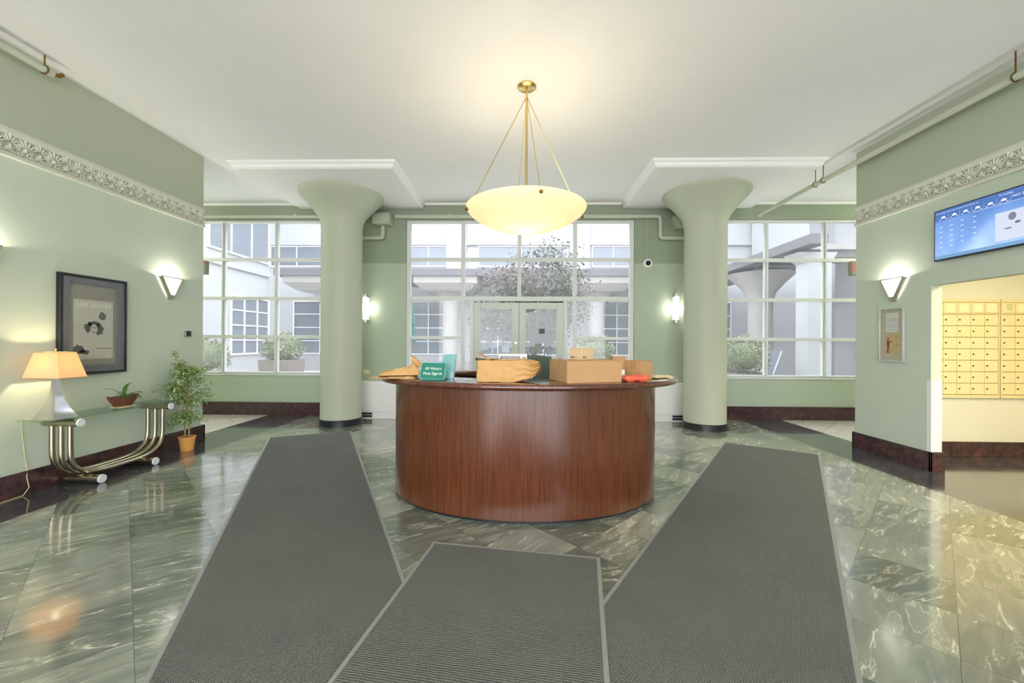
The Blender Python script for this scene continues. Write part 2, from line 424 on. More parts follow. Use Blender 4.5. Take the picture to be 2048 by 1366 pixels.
# ------------------------------------------------------------------ room shell
XO = 8.3          # how far the window corridor runs to either side
YB = -4.2         # lobby goes on behind the camera
mb = MB(); mb.box(-XO, XO, YB, D + 0.25, -0.12, 0.0)
struct('floor', mb, M['floor'], 'polished green marble tile floor with dark stone borders', 'floor')
mb = MB(); mb.box(-XO, XO, YB, D + 0.25, H, H + 0.2)
struct('ceiling', mb, M['ceil'], 'flat white plaster ceiling of the lobby', 'ceiling')
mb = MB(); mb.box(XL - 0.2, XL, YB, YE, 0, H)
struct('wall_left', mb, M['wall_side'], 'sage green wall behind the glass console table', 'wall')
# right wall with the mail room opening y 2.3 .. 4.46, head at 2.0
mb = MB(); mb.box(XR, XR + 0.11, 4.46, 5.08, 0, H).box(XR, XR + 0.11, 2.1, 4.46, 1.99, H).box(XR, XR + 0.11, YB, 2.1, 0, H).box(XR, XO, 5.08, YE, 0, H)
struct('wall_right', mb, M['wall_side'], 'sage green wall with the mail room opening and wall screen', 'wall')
mb = MB(); mb.box(XR + 0.11, 7.3, 5.072, 5.08, 0, H - 0.01).box(7.3, 7.31, 1.4, 5.07, 0, 2.7).box(XR + .11, 7.3, 1.4, 1.41, 0, 2.7)
struct('wall_mail_room', mb, M['mailwall'], 'pale yellow green wall of the mail room around the mailboxes', 'wall')
mb = MB(); mb.box(XR + 0.11, 7.3, 1.41, 5.07, 2.7, 2.78)
struct('ceiling_mail_room', mb, M['ceil'], 'low white ceiling of the mail room', 'ceiling')
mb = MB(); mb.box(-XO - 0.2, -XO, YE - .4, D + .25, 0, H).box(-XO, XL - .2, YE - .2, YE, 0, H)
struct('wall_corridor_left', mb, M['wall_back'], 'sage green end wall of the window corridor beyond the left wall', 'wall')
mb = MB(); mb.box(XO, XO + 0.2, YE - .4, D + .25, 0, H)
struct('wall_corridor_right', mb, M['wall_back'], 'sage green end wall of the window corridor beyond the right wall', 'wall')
# back wall around three windows
WT, WS = 3.56, 0.745
LW = (-6.45, -3.47); RW = (3.34, 6.42); CW = (-2.10, 2.015)
mb = MB()
mb.box(-XO, XO, D, D + .25, WT, H)
mb.box(-XO, LW[0], D, D + .25, 0, WT).box(LW[0], LW[1], D, D + .25, 0, WS).box(LW[1], CW[0], D, D + .25, 0, WT)
mb.box(CW[1], RW[0], D, D + .25, 0, WT).box(RW[0], RW[1], D, D + .25, 0, WS).box(RW[1], XO, D, D + .25, 0, WT)
mb.box(CW[0], -1.07, D, D + .25, 0, 0.70).box(0.96, CW[1], D, D + .25, 0, 0.70)
struct('wall_back', mb, M['wall_back'], 'sage green window wall behind the reception desk, darker above', 'wall')
# entrance wall behind the camera: unglazed opening made wide to let sky fill in
mb = MB(); mb.box(XL, XR, YB - .2, YB, 3.5, H).box(XL, -3.9, YB - .2, YB, 0, 3.5).box(3.9, XR, YB - .2, YB, 0, 3.5)
struct('wall_front', mb, M['wall_side'], 'sage green entrance wall behind the viewer', 'wall')
portal((0, YB - .1, 1.75), 7.8, 3.5, (math.radians(90), 0, 0))
portal(((LW[0] + LW[1]) / 2, D + .24, 2.15), 2.98, 2.8, (math.radians(-90), 0, 0))
portal(((RW[0] + RW[1]) / 2, D + .24, 2.15), 3.08, 2.8, (math.radians(-90), 0, 0))
portal((0, D + .24, 1.8), 4.1, 3.5, (math.radians(-90), 0, 0))

# dropped slabs above the columns
def drop_slab(name, x0, x1, label):
    y0, y1 = 5.52, D - 0.02; mb = MB(); prof = [(0.0, H), (0.012, H - .03), (0.04, H - .045), (0.045, H - .085), (0.07, HP)]
    rings = []
    for o, z in prof: rings.append([mb.b.verts.new(p) for p in ((x0 + o, y0 + o, z), (x1 - o, y0 + o, z), (x1 - o, y1, z), (x0 + o, y1, z))])
    for A, B in zip(rings, rings[1:]):
        for k in range(4): mb.b.faces.new((A[k], A[(k + 1) % 4], B[(k + 1) % 4], B[k]))
    mb.b.faces.new(rings[-1]); mb.b.faces.new(rings[0])
    struct(name, mb, M['ceil'], label, 'ceiling slab')
drop_slab('ceiling_slab', -4.095, -1.74, 'white dropped ceiling slab above the column left of the desk')
drop_slab('ceiling_slab', 1.755, 4.10, 'white dropped ceiling slab above the column right of the desk')
mb = MB(); mb.box(-XO, -4.09, D - .05, D, H - .035, H).box(-1.75, 1.76, D - .05, D, H - .035, H).box(4.1, XO, D - .05, D, H - .035, H)
struct('trim_1', mb, M['ceil'], 'narrow white ceiling lip along the window wall', 'trim')

# mushroom columns
def column(cx, cy, label):
    c = thing('column', label, 'column', (cx, cy, 0), 'mushroom columns', 'structure')
    mb = MB(); prof = [(0.318, 0.10), (0.318, 3.16), (0.322, 3.24), (0.335, 3.31), (0.365, 3.38), (0.415, 3.45), (0.485, 3.535), (0.555, 3.61), (0.62, 3.68), (0.65, 3.715), (0.658, 3.735), (0.658, HP)]
    mb.lathe(prof, (cx, cy), 64); mb.build('shaft', M['col'], c, smooth=True, flat_angle=60)
    mb = MB(); mb.lathe([(0.329, 0.0), (0.329, 0.098), (0.318, 0.104)], (cx, cy), 64); mb.build('base_band', M['black'], c, smooth=True)
column(-2.964, 6.63, 'sage green flared column left of the reception desk')
column(2.941, 6.595, 'sage green flared column right of the reception desk')

# baseboards
def slab_box(x0, x1, y0, y1, z1=0.20): return MB().box(x0, x1, y0, y1, 0, z1)
struct('baseboard_left', MB().box(XL, XL + .022, YB, YE + .022, 0, .205).box(XL - .2, XL + .022, YE, YE + .022, 0, .205), M['base'], 'dark red marble baseboard under the console table', 'baseboard', bevel=.003)
struct('baseboard_right', MB().box(XR - .022, XR, 4.438, YE + .022, 0, .205).box(XR - .022, XR + .132, 4.438, 4.46, 0, .205).box(XR - .022, XO, YE, YE + .022, 0, .205), M['base'], 'dark red marble baseboard below the small silver picture', 'baseboard', bevel=.003)
struct('baseboard_mail_room', slab_box(XR + .11, 7.3, 5.045, 5.072, .18), M['base'], 'reddish marble baseboard in the mail room', 'baseboard', bevel=.003)
struct('baseboard_back', MB().box(-XO, -2.98, D - .022, D, 0, .235), M['base'], 'dark marble baseboard under the left window', 'baseboard')
struct('baseboard_back_right', MB().box(2.98, XO, D - .022, D, 0, .235), M['base'], 'dark marble baseboard under the right window', 'baseboard')

# windows ---------------------------------------------------------------
def window(name, x0, x1, zs, xs, label, w=.058):
    mb = MB(); y0, y1 = D + .03, D + .10; z0, z1 = zs[0], zs[-1]
    mb.box(x0, x0 + w, y0, y1, z0, z1).box(x1 - w, x1, y0, y1, z0, z1).box(x0 + w, x1 - w, y0, y1, z0, z0 + w * .7).box(x0 + w, x1 - w, y0, y1, z1 - w * .7, z1)
    for z in zs[1:-1]: mb.box(x0 + w, x1 - w, y0, y1, z - w / 2, z + w / 2)
    rows = list(zip(zs, zs[1:]))
    for x in xs:
        for i, (a, b) in enumerate(rows):
            A = a + (w * .7 if i == 0 else w / 2); B = b - (w * .7 if i == len(rows) - 1 else w / 2)
            mb.box(x - w / 2, x + w / 2, y0, y1, A, B).box(x - .012, x + .012, y0 - .022, y0, A, B)
    o = struct(name, mb, M['frame'], label, 'window', bevel=.004)
    g = MB(); g.box(x0 + .02, x1 - .02, D + .06, D + .066, z0 + .02, z1 - .02); g.build('window_pane', M['glass'], o)
    s = MB(); s.box(x0, x1, D - .015, D + .03, z0 - .02, z0); s.build('window_sill', M['frame'], o, bevel=.003)
    return o
ZR = [WS, 1.43, 2.135, 2.848, WT]
window('window_1', LW[0], LW[1], ZR, [-5.50, -4.512], 'white framed grid window left of the desk')
window('window_3', RW[0], RW[1], ZR, [4.37, 5.395], 'white framed grid window right of the desk')
# centre window: 4 bays over the double door
w = .075
mb = MB(); y0, y1 = D + .03, D + .10
def bar(a, b, c, d): mb.box(a, b, y0, y1, c, d)
bar(CW[0], CW[0] + w, .70, WT); bar(CW[1] - w, CW[1], .70, WT)
bar(CW[0] + w, CW[1] - w, WT - .05, WT); bar(CW[0] + w, CW[1] - w, 2.82, 2.885); bar(CW[0] + w, CW[1] - w, 2.105, 2.18)
for x in (-1.07, -.045, .96):
    bar(x - .035, x + .035, 2.18, 2.82); bar(x - .035, x + .035, 2.885, WT - .05)
for a, b in ((CW[0] + w, -1.105), (.995, CW[1] - w)):
    bar(a, b, 1.40, 1.455); bar(a, b, .70, .75)
for x in (-1.07, .96): bar(x - .035, x + .035, 0.0, 2.105)
for x in (-.90, .79): bar(x - .03, x + .03, 0.0, 2.105)
o = struct('window_2', mb, M['frame'], 'tall white framed centre window above the double doors', 'window', bevel=.004)
g = MB(); g.box(CW[0] + .02, CW[1] - .02, D + .06, D + .066, 2.14, WT - .02).box(CW[0] + .02, -1.09, D + .06, D + .066, .72, 2.14).box(.98, CW[1] - .02, D + .06, D + .066, .72, 2.14)
g.box(-1.05, -.92, D + .06, D + .066, .03, 2.12).box(.81, .94, D + .06, D + .066, .03, 2.12)
g.build('window_pane', M['glass'], o)
def door(name, x0, x1, label, lock_side):
    mb = MB(); y0, y1 = D + .025, D + .075; st = .125
    mb.box(x0, x0 + st, y0, y1, .01, 2.07).box(x1 - st, x1, y0, y1, .01, 2.07).box(x0 + st, x1 - st, y0, y1, .01, .26).box(x0 + st, x1 - st, y0, y1, 1.955, 2.07)
    o = struct(name, mb, M['doorframe'], label, 'door', bevel=.004)
    g = MB(); g.box(x0 + st - .01, x1 - st + .01, D + .047, D + .053, .25, 1.965); g.build('glass_pane', M['glass'], o)
    p = MB(); p.tube([(x0 + .06, D - .03, 1.045), (x1 - .06, D - .03, 1.045)], .013, 12)
    for x in (x0 + .06, x1 - .06): p.box(x - .018, x + .018, D - .045, y0, 1.025, 1.065)
    p.build('push_bar', M['black'], o, label='black push bar')
    if lock_side:
        l = MB(); l.tube([(x1 - .05, D + .025, 1.34), (x1 - .05, D + .012, 1.34)], .022, 16); l.build('lock', M['brushed'], o)
    else:
        l = MB(); l.box(.315, .42, D + .040, D + .046, 1.51, 1.60); l.build('door_notice', M['black'], o, label='small dark notice stuck on the glass')
door('door_1', -.868, -.052, 'left leaf of the glazed double door to the courtyard', True)
door('door_2', -.046, .758, 'right leaf of the glazed double door to the courtyard', False)

# frieze ----------------------------------------------------------------
def frieze(name, xw, nx, ya, yb, label):
    """nx: outward normal sign along x"""
    z0 = 2.895; mb = MB()
    P = lambda s_, t_, n_: Vector((xw + nx * n_, s_, z0 + t_))
    def bx(t0, t1, n): mb.box(xw, xw + nx * n, ya, yb, z0 + t0, z0 + t1)
    bx(.0, .012, .030); bx(.012, .026, .022); bx(.026, .034, .028); bx(.19, .236, .012); bx(.236, .246, .020)
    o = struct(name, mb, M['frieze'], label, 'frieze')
    gm = MB(); gm.box(xw, xw + nx * .006, ya, yb, z0 + .034, z0 + .19); gm.build('relief_ground', M['friezeshade'], o)
    rm = MB(); per = .215
    def petal(s0, t0, a, r0, L, wd, hd=.020):
        m = Matrix((Vector((0, 0, nx)), Vector((math.sin(a), math.cos(a), 0)), Vector((math.cos(a), -math.sin(a), 0))))
        c = P(s0 + math.sin(a) * (r0 + L / 2), t0 + math.cos(a) * (r0 + L / 2), .010)
        rm.ell(c, (L / 2, wd / 2, hd), m, 7, 4)
    def curl(s0, t0, r, turns, ph, sg):
        pts = [P(s0 + sg * r * (1 - .75 * k / 18) * math.cos(ph + turns * 2 * PI * k / 18), t0 + r * (1 - .75 * k / 18) * math.sin(ph + turns * 2 * PI * k / 18), .012) for k in range(19)]
        rm.tube(pts, [.0065 * (1 - .4 * k / 18) for k in range(19)], 5)
    n = int((yb - ya) / per) + 1
    for i in range(n):
        s = yb - .07 - i * per
        if s < ya + .06: break
        for k in range(9):
            a = (k - 4) * .36; petal(s, .092, a, .022, .086 - abs(k - 4) * .006, .017)
        rm.ell(P(s, .10, .010), (.022, .022, .022))
        q = s - per / 2
        if q > ya + .05:
            for k in range(5): a = (k - 2) * .42; petal(q, .115, a, .02, .075 if k == 2 else .06, .016)
            petal(q, .06, 0, 0, .06, .012); petal(q, .07, .9, 0, .04, .012); petal(q, .07, -.9, 0, .04, .012)
        for sg in (-1, 1):
            curl(s + sg * .036, .065, .026, 1.1, .6, sg)
            pts = [P(s + sg * (.036 + .07 * k / 8), .062 - .018 * math.sin(PI * k / 8) + .02 * k / 8, .011) for k in range(9)]
            rm.tube(pts, .006, 5)
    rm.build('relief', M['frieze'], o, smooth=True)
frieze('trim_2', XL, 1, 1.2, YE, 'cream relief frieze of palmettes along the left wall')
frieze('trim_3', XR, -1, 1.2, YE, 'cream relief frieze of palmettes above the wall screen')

# mail room jamb guard
t = thing('corner_guard', 'white plastic corner guard on the mail room opening edge', 'corner guard', (XR, 4.46, .207))
MB().box(XR - .004, XR - .0005, 4.457, 4.50, .207, .97).build('guard_face', M['white'], t)
MB().box(XR - .004, XR + .11, 4.452, 4.457, .207, .97).build('guard_return', M['white'], t)

# ------------------------------------------------------------------ pipes
def hanger(mb, x, y, z, r, top=H):
    mb.tube([(x, y, z + r), (x, y, top)], .006, 6); mb.tube([(x + (r + .006) * math.cos(a), y, z + (r + .006) * math.sin(a)) for a in [2 * PI * k / 16 for k in range(16)]], .006, 6, closed=True)
t = thing('ceiling_pipe', 'long sage painted pipe hung along the right wall top', 'pipe', (4.17, 3.5, 3.62))
MB().tube([(4.18, YB + .1, 3.63), (4.18, 5.4, 3.63), (4.17, 7.2, 3.62)], .032, 16).build('pipe_run', M['pipe'], t, smooth=True)
MB().tube([(4.17, 7.17, 3.62), (4.17, 7.24, 3.62)], .042, 16).build('end_fitting', M['pipe'], t, smooth=True)
for y in (3.55, 5.75, 5.90):
    h_ = MB(); hanger(h_, 4.18, y, 3.63, .032); h_.build('hanger', M['bronze'], t)
t = thing('wall_conduit', 'sage pipe running tight to the right wall above the long hung pipe', 'pipe', (XR - .03, 3.5, 3.72))
MB().tube([(XR - .085, YB + .1, 3.705), (XR - .085, YE - .01, 3.70)], .028, 12).build('conduit_run', M['pipe'], t, smooth=True)
t = thing('sprinkler_pipe', 'short sage pipe with capped end at the left wall top', 'pipe', (XL + .08, 3.2, 3.76))
MB().tube([(XL + .15, YB + .1, 3.725), (XL + .15, 3.53, 3.725)], .03, 14).build('pipe_run', M['pipe'], t, smooth=True)
MB().tube([(XL + .15, 3.53, 3.725), (XL + .15, 3.58, 3.74), (XL + .15, 3.61, 3.77)], .018, 10).build('end_elbow', M['bronze'], t, smooth=True)
for y in (3.12, 3.47):
    h_ = MB(); hanger(h_, XL + .15, y, 3.725, .03); h_.build('hanger', M['bronze'], t)
t = thing('header_pipe', 'sage pipe along the window head bending down behind the columns', 'pipe', (0, D - .08, 3.62))
def arc_pts(pts, r=.05, n=5):
    out = [Vector(pts[0])]
    for a, b, c in zip(pts, pts[1:], pts[2:]):
        a, b, c = Vector(a), Vector(b), Vector(c); u = (a - b).normalized(); v = (c - b).normalized()
        for k in range(n + 1):
            q = k / n; out.append((b + u * r) * (1 - q) ** 2 + b * 2 * q * (1 - q) + (b + v * r) * q * q)
    out.append(Vector(pts[-1])); return out
yp = D - .06
MB().tube(arc_pts([(-2.28, yp, 3.605), (2.45, yp, 3.60), (2.45, yp, 3.215), (2.95, yp, 3.215)]), .034, 12).build('pipe_run', M['pipe'], t, smooth=True)
MB().tube([(-6.8, yp, 3.605), (-3.3, yp, 3.605)], .028, 12).build('pipe_run', M['pipe'], t, smooth=True)
for x in (-4.1, 0.3, -1.3): MB().tube([(x, yp, 3.585), (x, yp, 3.64)], .04, 12).build('clip', M['pipe'], t)
t = thing('duct_box', 'sage painted duct box under the ceiling beside the column on the left', 'duct', (-2.5, 7.05, 3.45))
MB().box(-2.64, -2.335, 7.085, D - .001, 3.425, 3.615).build('duct', M['wall_back'], t, bevel=.006)
MB().tube(arc_pts([(-2.5, yp - .02, 3.425), (-2.5, yp - .02, 3.215), (-2.95, yp - .02, 3.215)]), .034, 12).build('drain_pipe', M['pipe'], t, smooth=True)
t = thing('duct_stub', 'sage painted duct stub tucked behind the column on the right', 'duct', (2.9, 7.1, 3.45))
mb = MB(); mb.hexa([(2.70, 7.12, 3.36), (3.2, 7.12, 3.36), (3.2, D - .001, 3.36), (2.70, D - .001, 3.36), (2.64, 7.12, 3.58), (3.2, 7.12, 3.58), (3.2, D - .001, 3.58), (2.64, D - .001, 3.58)]); mb.build('duct', M['wall_back'], t, bevel=.01)

# ------------------------------------------------------------------ floor mats
def runner(name, cx, cy, ang, Wd, L, label, z=0.0, th=.008):
    t = thing(name, label, 'mat', (cx, cy, z), 'charcoal entrance mats')
    e = .022
    MB().box(cx - Wd / 2 + e, cx + Wd / 2 - e, cy + .001, cy + L - e, z + .0005, z + th).build('carpet_field', M['carpet'], t)
    mb = MB()
    for (a, b, c, d) in ((-Wd / 2, -Wd / 2 + e, 0, L), (Wd / 2 - e, Wd / 2, 0, L), (-Wd / 2 + e, Wd / 2 - e, L - e, L)):
        mb.box(cx + a, cx + b, cy + c, cy + d, z + .0005, z + th * .8)
    mb.build('rubber_edge', M['rubber'], t)
    t.rotation_euler.z = ang; return t
# each runner starts near the camera and runs away along its own direction
aL = math.radians(26.8); aR = -math.radians(33.9); aM = -math.radians(8.6)
def place(end_mid, ang, L): return end_mid[0] + math.sin(ang) * L, end_mid[1] - math.cos(ang) * L
c = place((-3.045, 5.84), aL, 6.4); runner('floor_mat', c[0], c[1], aL, 1.07, 6.4, 'long charcoal mat running past the console table, left of the desk')
c = place((3.213, 5.337), aR, 6.2); runner('floor_mat', c[0], c[1], aR, 1.05, 6.2, 'long charcoal mat running past the mail room, right of the desk', .0)
c = place((-.043, 2.637), aM, 3.6); runner('floor_mat', c[0], c[1], aM, 1.096, 3.6, 'charcoal mat lying square in front of the reception desk', .0085)

# ------------------------------------------------------------------ reception desk
DX, DY = .03, 3.84
t = thing('reception_desk', 'curved mahogany reception desk in the middle of the lobby', 'desk', (DX, DY, 0))
def ring(a, b, a2, b2, t0, t1, z0, z1, n=96, ox=0.0):
    mb = MB(); R = []
    for k in range(n + 1):
        th = math.radians(t0 + (t1 - t0) * k / n); cs, sn = math.cos(th), math.sin(th)
        R.append([mb.b.verts.new(p) for p in ((DX + ox + a * cs, DY + b * sn, z0), (DX + ox + a * cs, DY + b * sn, z1), (DX + ox + a2 * cs, DY + b2 * sn, z1), (DX + ox + a2 * cs, DY + b2 * sn, z0))])
    for A, B in zip(R, R[1:]):
        for k in range(4): mb.b.faces.new((A[k], A[(k + 1) % 4], B[(k + 1) % 4], B[k]))
    mb.b.faces.new(R[0]); mb.b.faces.new(R[-1][::-1]); return mb
ring(1.195, .83, 1.155, .79, 112, 428, .03, 1.005).build('curved_panel', M['wood'], t, smooth=True, flat_angle=35)
ring(1.165, .80, 1.14, .775, 112, 428, .0, .03).build('plinth', M['black'], t, smooth=True, flat_angle=35)
# counter top with rounded nosing and rounded ends
def nosed_top(a, b, wdt, t0, t1, zc, th, n=110):
    mb = MB(); R = []
    prof = [(0.0 + .028 * (1 - math.cos(q)), math.sin(q)) for q in [PI / 2 - PI * k / 8 for k in range(9)]]   # outer nosing
    for k in range(n + 1):
        f = k / n; th_ = math.radians(t0 + (t1 - t0) * f); cs, sn = math.cos(th_), math.sin(th_)
        e = min(f, 1 - f) * (t1 - t0) / 360 * 2 * PI * .95; shrink = 0 if e > wdt / 2 else wdt / 2 * (1 - math.sqrt(max(0, 1 - ((wdt / 2 - e) / (wdt / 2)) ** 2))) * .9
        nx, ny = cs / a, sn / b; l = math.hypot(nx, ny); nx, ny = nx / l, ny / l
        px, py = DX + .03 + a * cs, DY + b * sn; ring_ = []
        for o, zz in prof: ring_.append((px - nx * (o + shrink), py - ny * (o + shrink), zc + zz * th / 2))
        for o, zz in reversed(prof): ring_.append((px - nx * (wdt - o - shrink), py - ny * (wdt - o - shrink), zc + zz * th / 2))
        R.append([mb.b.verts.new(p) for p in ring_])
    m = len(R[0])
    for A, B in zip(R, R[1:]):
        for k in range(m): mb.b.faces.new((A[k], A[(k + 1) % m], B[(k + 1) % m], B[k]))
    mb.b.faces.new(R[0]); mb.b.faces.new(R[-1][::-1]); return mb
nosed_top(1.36, .93, .44, 114, 425, 1.030, .052).build('counter_top', M['wooddark'], t, smooth=True, flat_angle=50)
ring(1.15, .785, .62, .36, 140, 400, .70, .735).build('inner_worktop', M['wood'], t, smooth=True, flat_angle=35)
TZ = 1.0565   # counter surface

# ------------------------------------------------------------------ things on the counter
def crumple(c, size, rotz, amp=.012, seed=0, pinch=None, nx=14, ny=8, nz=5, rnd=.25):
    rg = random.Random(seed); ph = [rg.uniform(0, 6.28) for _ in range(12)]
    mb = MB(); bm = mb.b; bmesh.ops.create_cube(bm, size=1.0)
    bmesh.ops.subdivide_edges(bm, edges=bm.edges[:], cuts=nx, use_grid_fill=True)
    Mz = Matrix.Rotation(rotz, 3, 'Z')
    for v in bm.verts:
        p = v.co.copy(); q = Vector((p.x * 2, p.y * 2, p.z * 2)); s_ = q.normalized() * max(abs(q.x), abs(q.y), abs(q.z)) if q.length > 0 else q
        p = (q * (1 - rnd) + s_ * rnd) / 2
        nv_ = Vector((p.x * size[0], p.y * size[1], p.z * size[2])) * 13 + Vector((seed * 3.1, seed, 0)); dx, dy, dz = [MN.noise(nv_ + Vector((k * 17.0, 0, 0))) * .8 + abs(MN.noise(nv_ * 2.3 + Vector((0, k * 11.0, 0)))) * .9 - .3 for k in range(3)]
        w = Vector((p.x * size[0], p.y * size[1], p.z * size[2]))
        if pinch: w = pinch(w, q)
        w += Vector((dx, dy, dz)) * amp * (1 if q.z > -.8 else .3)
        if w.z < -size[2] / 2: w.z = -size[2] / 2
        v.co = Vector(c) + Mz @ w
    return mb
# kraft mailers at the left end
def mailer(c, L, Wd, th, rotz, tilt, seed, mat, curl=0.0, wedge=0.0):
    rg = random.Random(seed); ph = [rg.uniform(0, 6) for _ in range(6)]; mb = MB(); Mz = Matrix.Rotation(rotz, 3, 'Z')
    def pt(u, v, sgn):
        x = (u - .5) * L; y = (v - .5) * Wd; edge = min(u, 1 - u, v, 1 - v); puff = th * min(1, (max(edge, 0) * 7) ** .6)
        z = sgn * puff / 2 * (1 + .3 * math.sin(9 * u + ph[0]) * math.sin(7 * v + ph[1])) + .005 * math.sin(16 * u + 6 * v + ph[2]) * min(1, edge * 9)
        z = max(z, -th / 2)
        if wedge:
            q = min(1, (max(edge, 0) * 9) ** .5); top = th * (.25 + wedge * u) * q + .010 * MN.noise(Vector((u * 7, v * 5, seed))) * q + .006 * MN.noise(Vector((u * 15, v * 13, seed + 4))) * q
            z = (top if sgn > 0 else 0.0) - th / 2
        lift = (u - .0) * L * math.tan(tilt) + curl * max(0, u - .78) ** 2 * 8
        return Vector(c) + Mz @ Vector((x, y, z + th / 2 + lift))
    mb.grid(lambda u, v: pt(u, v, 1), 26, 16); mb.grid(lambda u, v: pt(u, v, -1), 26, 16)
    bmesh.ops.remove_doubles(mb.b, verts=mb.b.verts[:], dist=.0004); return mb
E1 = thing('paper_mailer', 'flat kraft mailer lowest in the pile at the counter left end', 'envelope', (-1.08, 3.42, TZ), 'kraft mailers at the counter end')
mailer((-1.07, 3.39, TZ), .38, .26, .034, math.radians(10), 0.0, 1, M['kraft2'], wedge=.35).build('envelope_body', M['kraft2'], E1, smooth=True)
E2 = thing('paper_mailer', 'crumpled kraft mailer with upturned flap on top of the flat one', 'envelope', (-1.03, 3.44, TZ + .03), 'kraft mailers at the counter end')
mailer((-1.02, 3.40, TZ + .026), .33, .25, .06, math.radians(16), .0, 3, M['kraft'], wedge=1.1).build('envelope_body', M['kraft'], E2, smooth=True)
mb = MB(); mb.grid(lambda u, v: Vector((-.935 + .10 * v + .02 * math.sin(4 * u + v), 3.36 + .10 * u + .03 * v, TZ + .085 + .10 * u ** 1.3 * (1 - .75 * v) + .012 * math.sin(6 * u + 4 * v))), 12, 6)
f_ = mb.build('torn_flap', M['kraft'], E2, smooth=True); sm = f_.modifiers.new('thickness', 'SOLIDIFY'); sm.thickness = .002
Mz16 = Matrix.Rotation(math.radians(16), 3, 'Z')
def on_mailer(u, v):
    q = min(1, (max(min(u, 1 - u, v, 1 - v), 0) * 9) ** .5); top = .06 * (.25 + 1.1 * u) * q + .010 * MN.noise(Vector((u * 7, v * 5, 3))) * q + .006 * MN.noise(Vector((u * 15, v * 13, 7))) * q
    return Vector((-1.02, 3.40, TZ + .026)) + Mz16 @ Vector(((u - .5) * .33, (v - .5) * .25, top + .0012))
mb = MB(); mb.grid(lambda u, v: on_mailer(.34 + .32 * u, .18 + .4 * v), 12, 12); f_ = mb.build('address_label', M['manila'], E2, smooth=True); sm = f_.modifiers.new('thickness', 'SOLIDIFY'); sm.thickness = .001
# sign
t = thing('counter_sign', 'green sign reading All Visitors Must Sign-In on the counter', 'sign', (-.70, 3.17, TZ))
R_ = Vector((1, -.10, 0)).normalized(); U_ = Vector((.05, .42, .90)); U_ = (U_ - R_ * U_.dot(R_)).normalized(); N_ = R_.cross(U_)
c0 = Vector((-.70, 3.165, TZ + .006)) + U_ * .072
def plate(w, h, th, r, off, mat, name):
    mb = MB(); poly = []
    for sx, sy, a0 in ((1, 1, 0), (-1, 1, 90), (-1, -1, 180), (1, -1, 270)):
        for k in range(5):
            a = math.radians(a0 + 22.5 * k); poly.append((sx * (w / 2 - r) + r * math.cos(a), sy * (h / 2 - r) + r * math.sin(a)))
    mb.prism(poly, lambda u, v: c0 + R_ * u + U_ * v + N_ * off, lambda u, v: c0 + R_ * u + U_ * v + N_ * (off + th)); return mb.build(name, mat, t)
plate(.205, .145, .004, .014, -.004, M['teal'], 'backing_plate'); plate(.193, .133, .002, .012, 0, M['signgreen'], 'sign_face')
text('sign_lettering', 'All Visitors', .034, M['signwhite'], t, c0 + N_ * .0026 + U_ * .018, R_, U_, width=.130)
text('sign_lettering', 'Must Sign-In', .034, M['signwhite'], t, c0 + N_ * .0026 - U_ * .024, R_, U_, width=.150)
mb = MB(); mb.obox((-.685, 3.215, TZ + .004), (.17, .12, .008), -.1); mb.build('sign_foot', M['signgreen'], t, bevel=.003)
t = thing('brochure_holder', 'pale teal card holder standing behind the green sign', 'holder', (-.60, 3.30, TZ))
mb = MB(); mb.hexa([(-.665, 3.30, TZ), (-.555, 3.285, TZ), (-.555, 3.36, TZ), (-.665, 3.37, TZ), (-.645, 3.35, TZ + .195), (-.535, 3.335, TZ + .20), (-.535, 3.36, TZ + .20), (-.645, 3.372, TZ + .195)]); mb.build('holder_back', M['teal'], t, bevel=.002)
mb = MB(); mb.box(-.67, -.55, 3.283, 3.3, TZ, TZ + .06); mb.build('holder_pocket', M['teal'], t, bevel=.002)
# paper bag parcel
t = thing('paper_bag', 'crumpled kraft paper bag wrapped around a parcel, twisted at one end', 'bag', (-.12, 3.13, TZ))
def pinch(w, q):
    if q.x > .35:
        k = (q.x - .35) / .65; w.z = w.z * (1 - .62 * k * k) + .022 * k; w.y *= (1 - .45 * k * k); w.x += .055 * k; w.z += .018 * math.sin(14 * q.y + 9 * k) * k; w.y += .02 * math.sin(11 * q.z + 6 * k) * k
    return w
crumple((-.125, 3.135, TZ + .083), (.43, .20, .166), math.radians(3), .011, 5, pinch, nx=17, rnd=.12).build('bag_body', M['kraft'], t, smooth=True, flat_angle=70)
mb = MB(); mb.grid(lambda u, v: Vector((-.335 + .14 * u, 3.055 + .16 * v + .02 * math.sin(8 * u), TZ + .168 + .052 * (1 - u) ** 2 + .006 * math.sin(9 * u + 6 * v))), 10, 8)
f_ = mb.build('folded_flap', M['kraft'], t, smooth=True); sm = f_.modifiers.new('thickness', 'SOLIDIFY'); sm.thickness = .002
# white carton with leaf print
t = thing('patterned_carton', 'white carton with black leaf print behind the paper bag', 'carton', (-.07, 3.36, TZ))
MB().box(-.185, .045, 3.29, 3.37, TZ, TZ + .205).build('carton_body', M['paper'], t, bevel=.002)
mb = MB()
def chev(x, z, dx, dz):
    for s in (-1, 1):
        if dx: mb.hexa([(x, 3.2895, z), (x + .006, 3.2895, z), (x + .006, 3.2899, z), (x, 3.2899, z), (x - .008, 3.2895, z + s * .013), (x - .002, 3.2895, z + s * .013), (x - .002, 3.2899, z + s * .013), (x - .008, 3.2899, z + s * .013)])
        else: mb.hexa([(x, 3.2895, z), (x, 3.2895, z + .006), (x, 3.2899, z + .006), (x, 3.2899, z), (x + s * .013, 3.2895, z + .010), (x + s * .013, 3.2895, z + .016), (x + s * .013, 3.2899, z + .016), (x + s * .013, 3.2899, z + .010)])
for k in range(13): chev(-.158 + k * .012, TZ + .178, 1, 0)
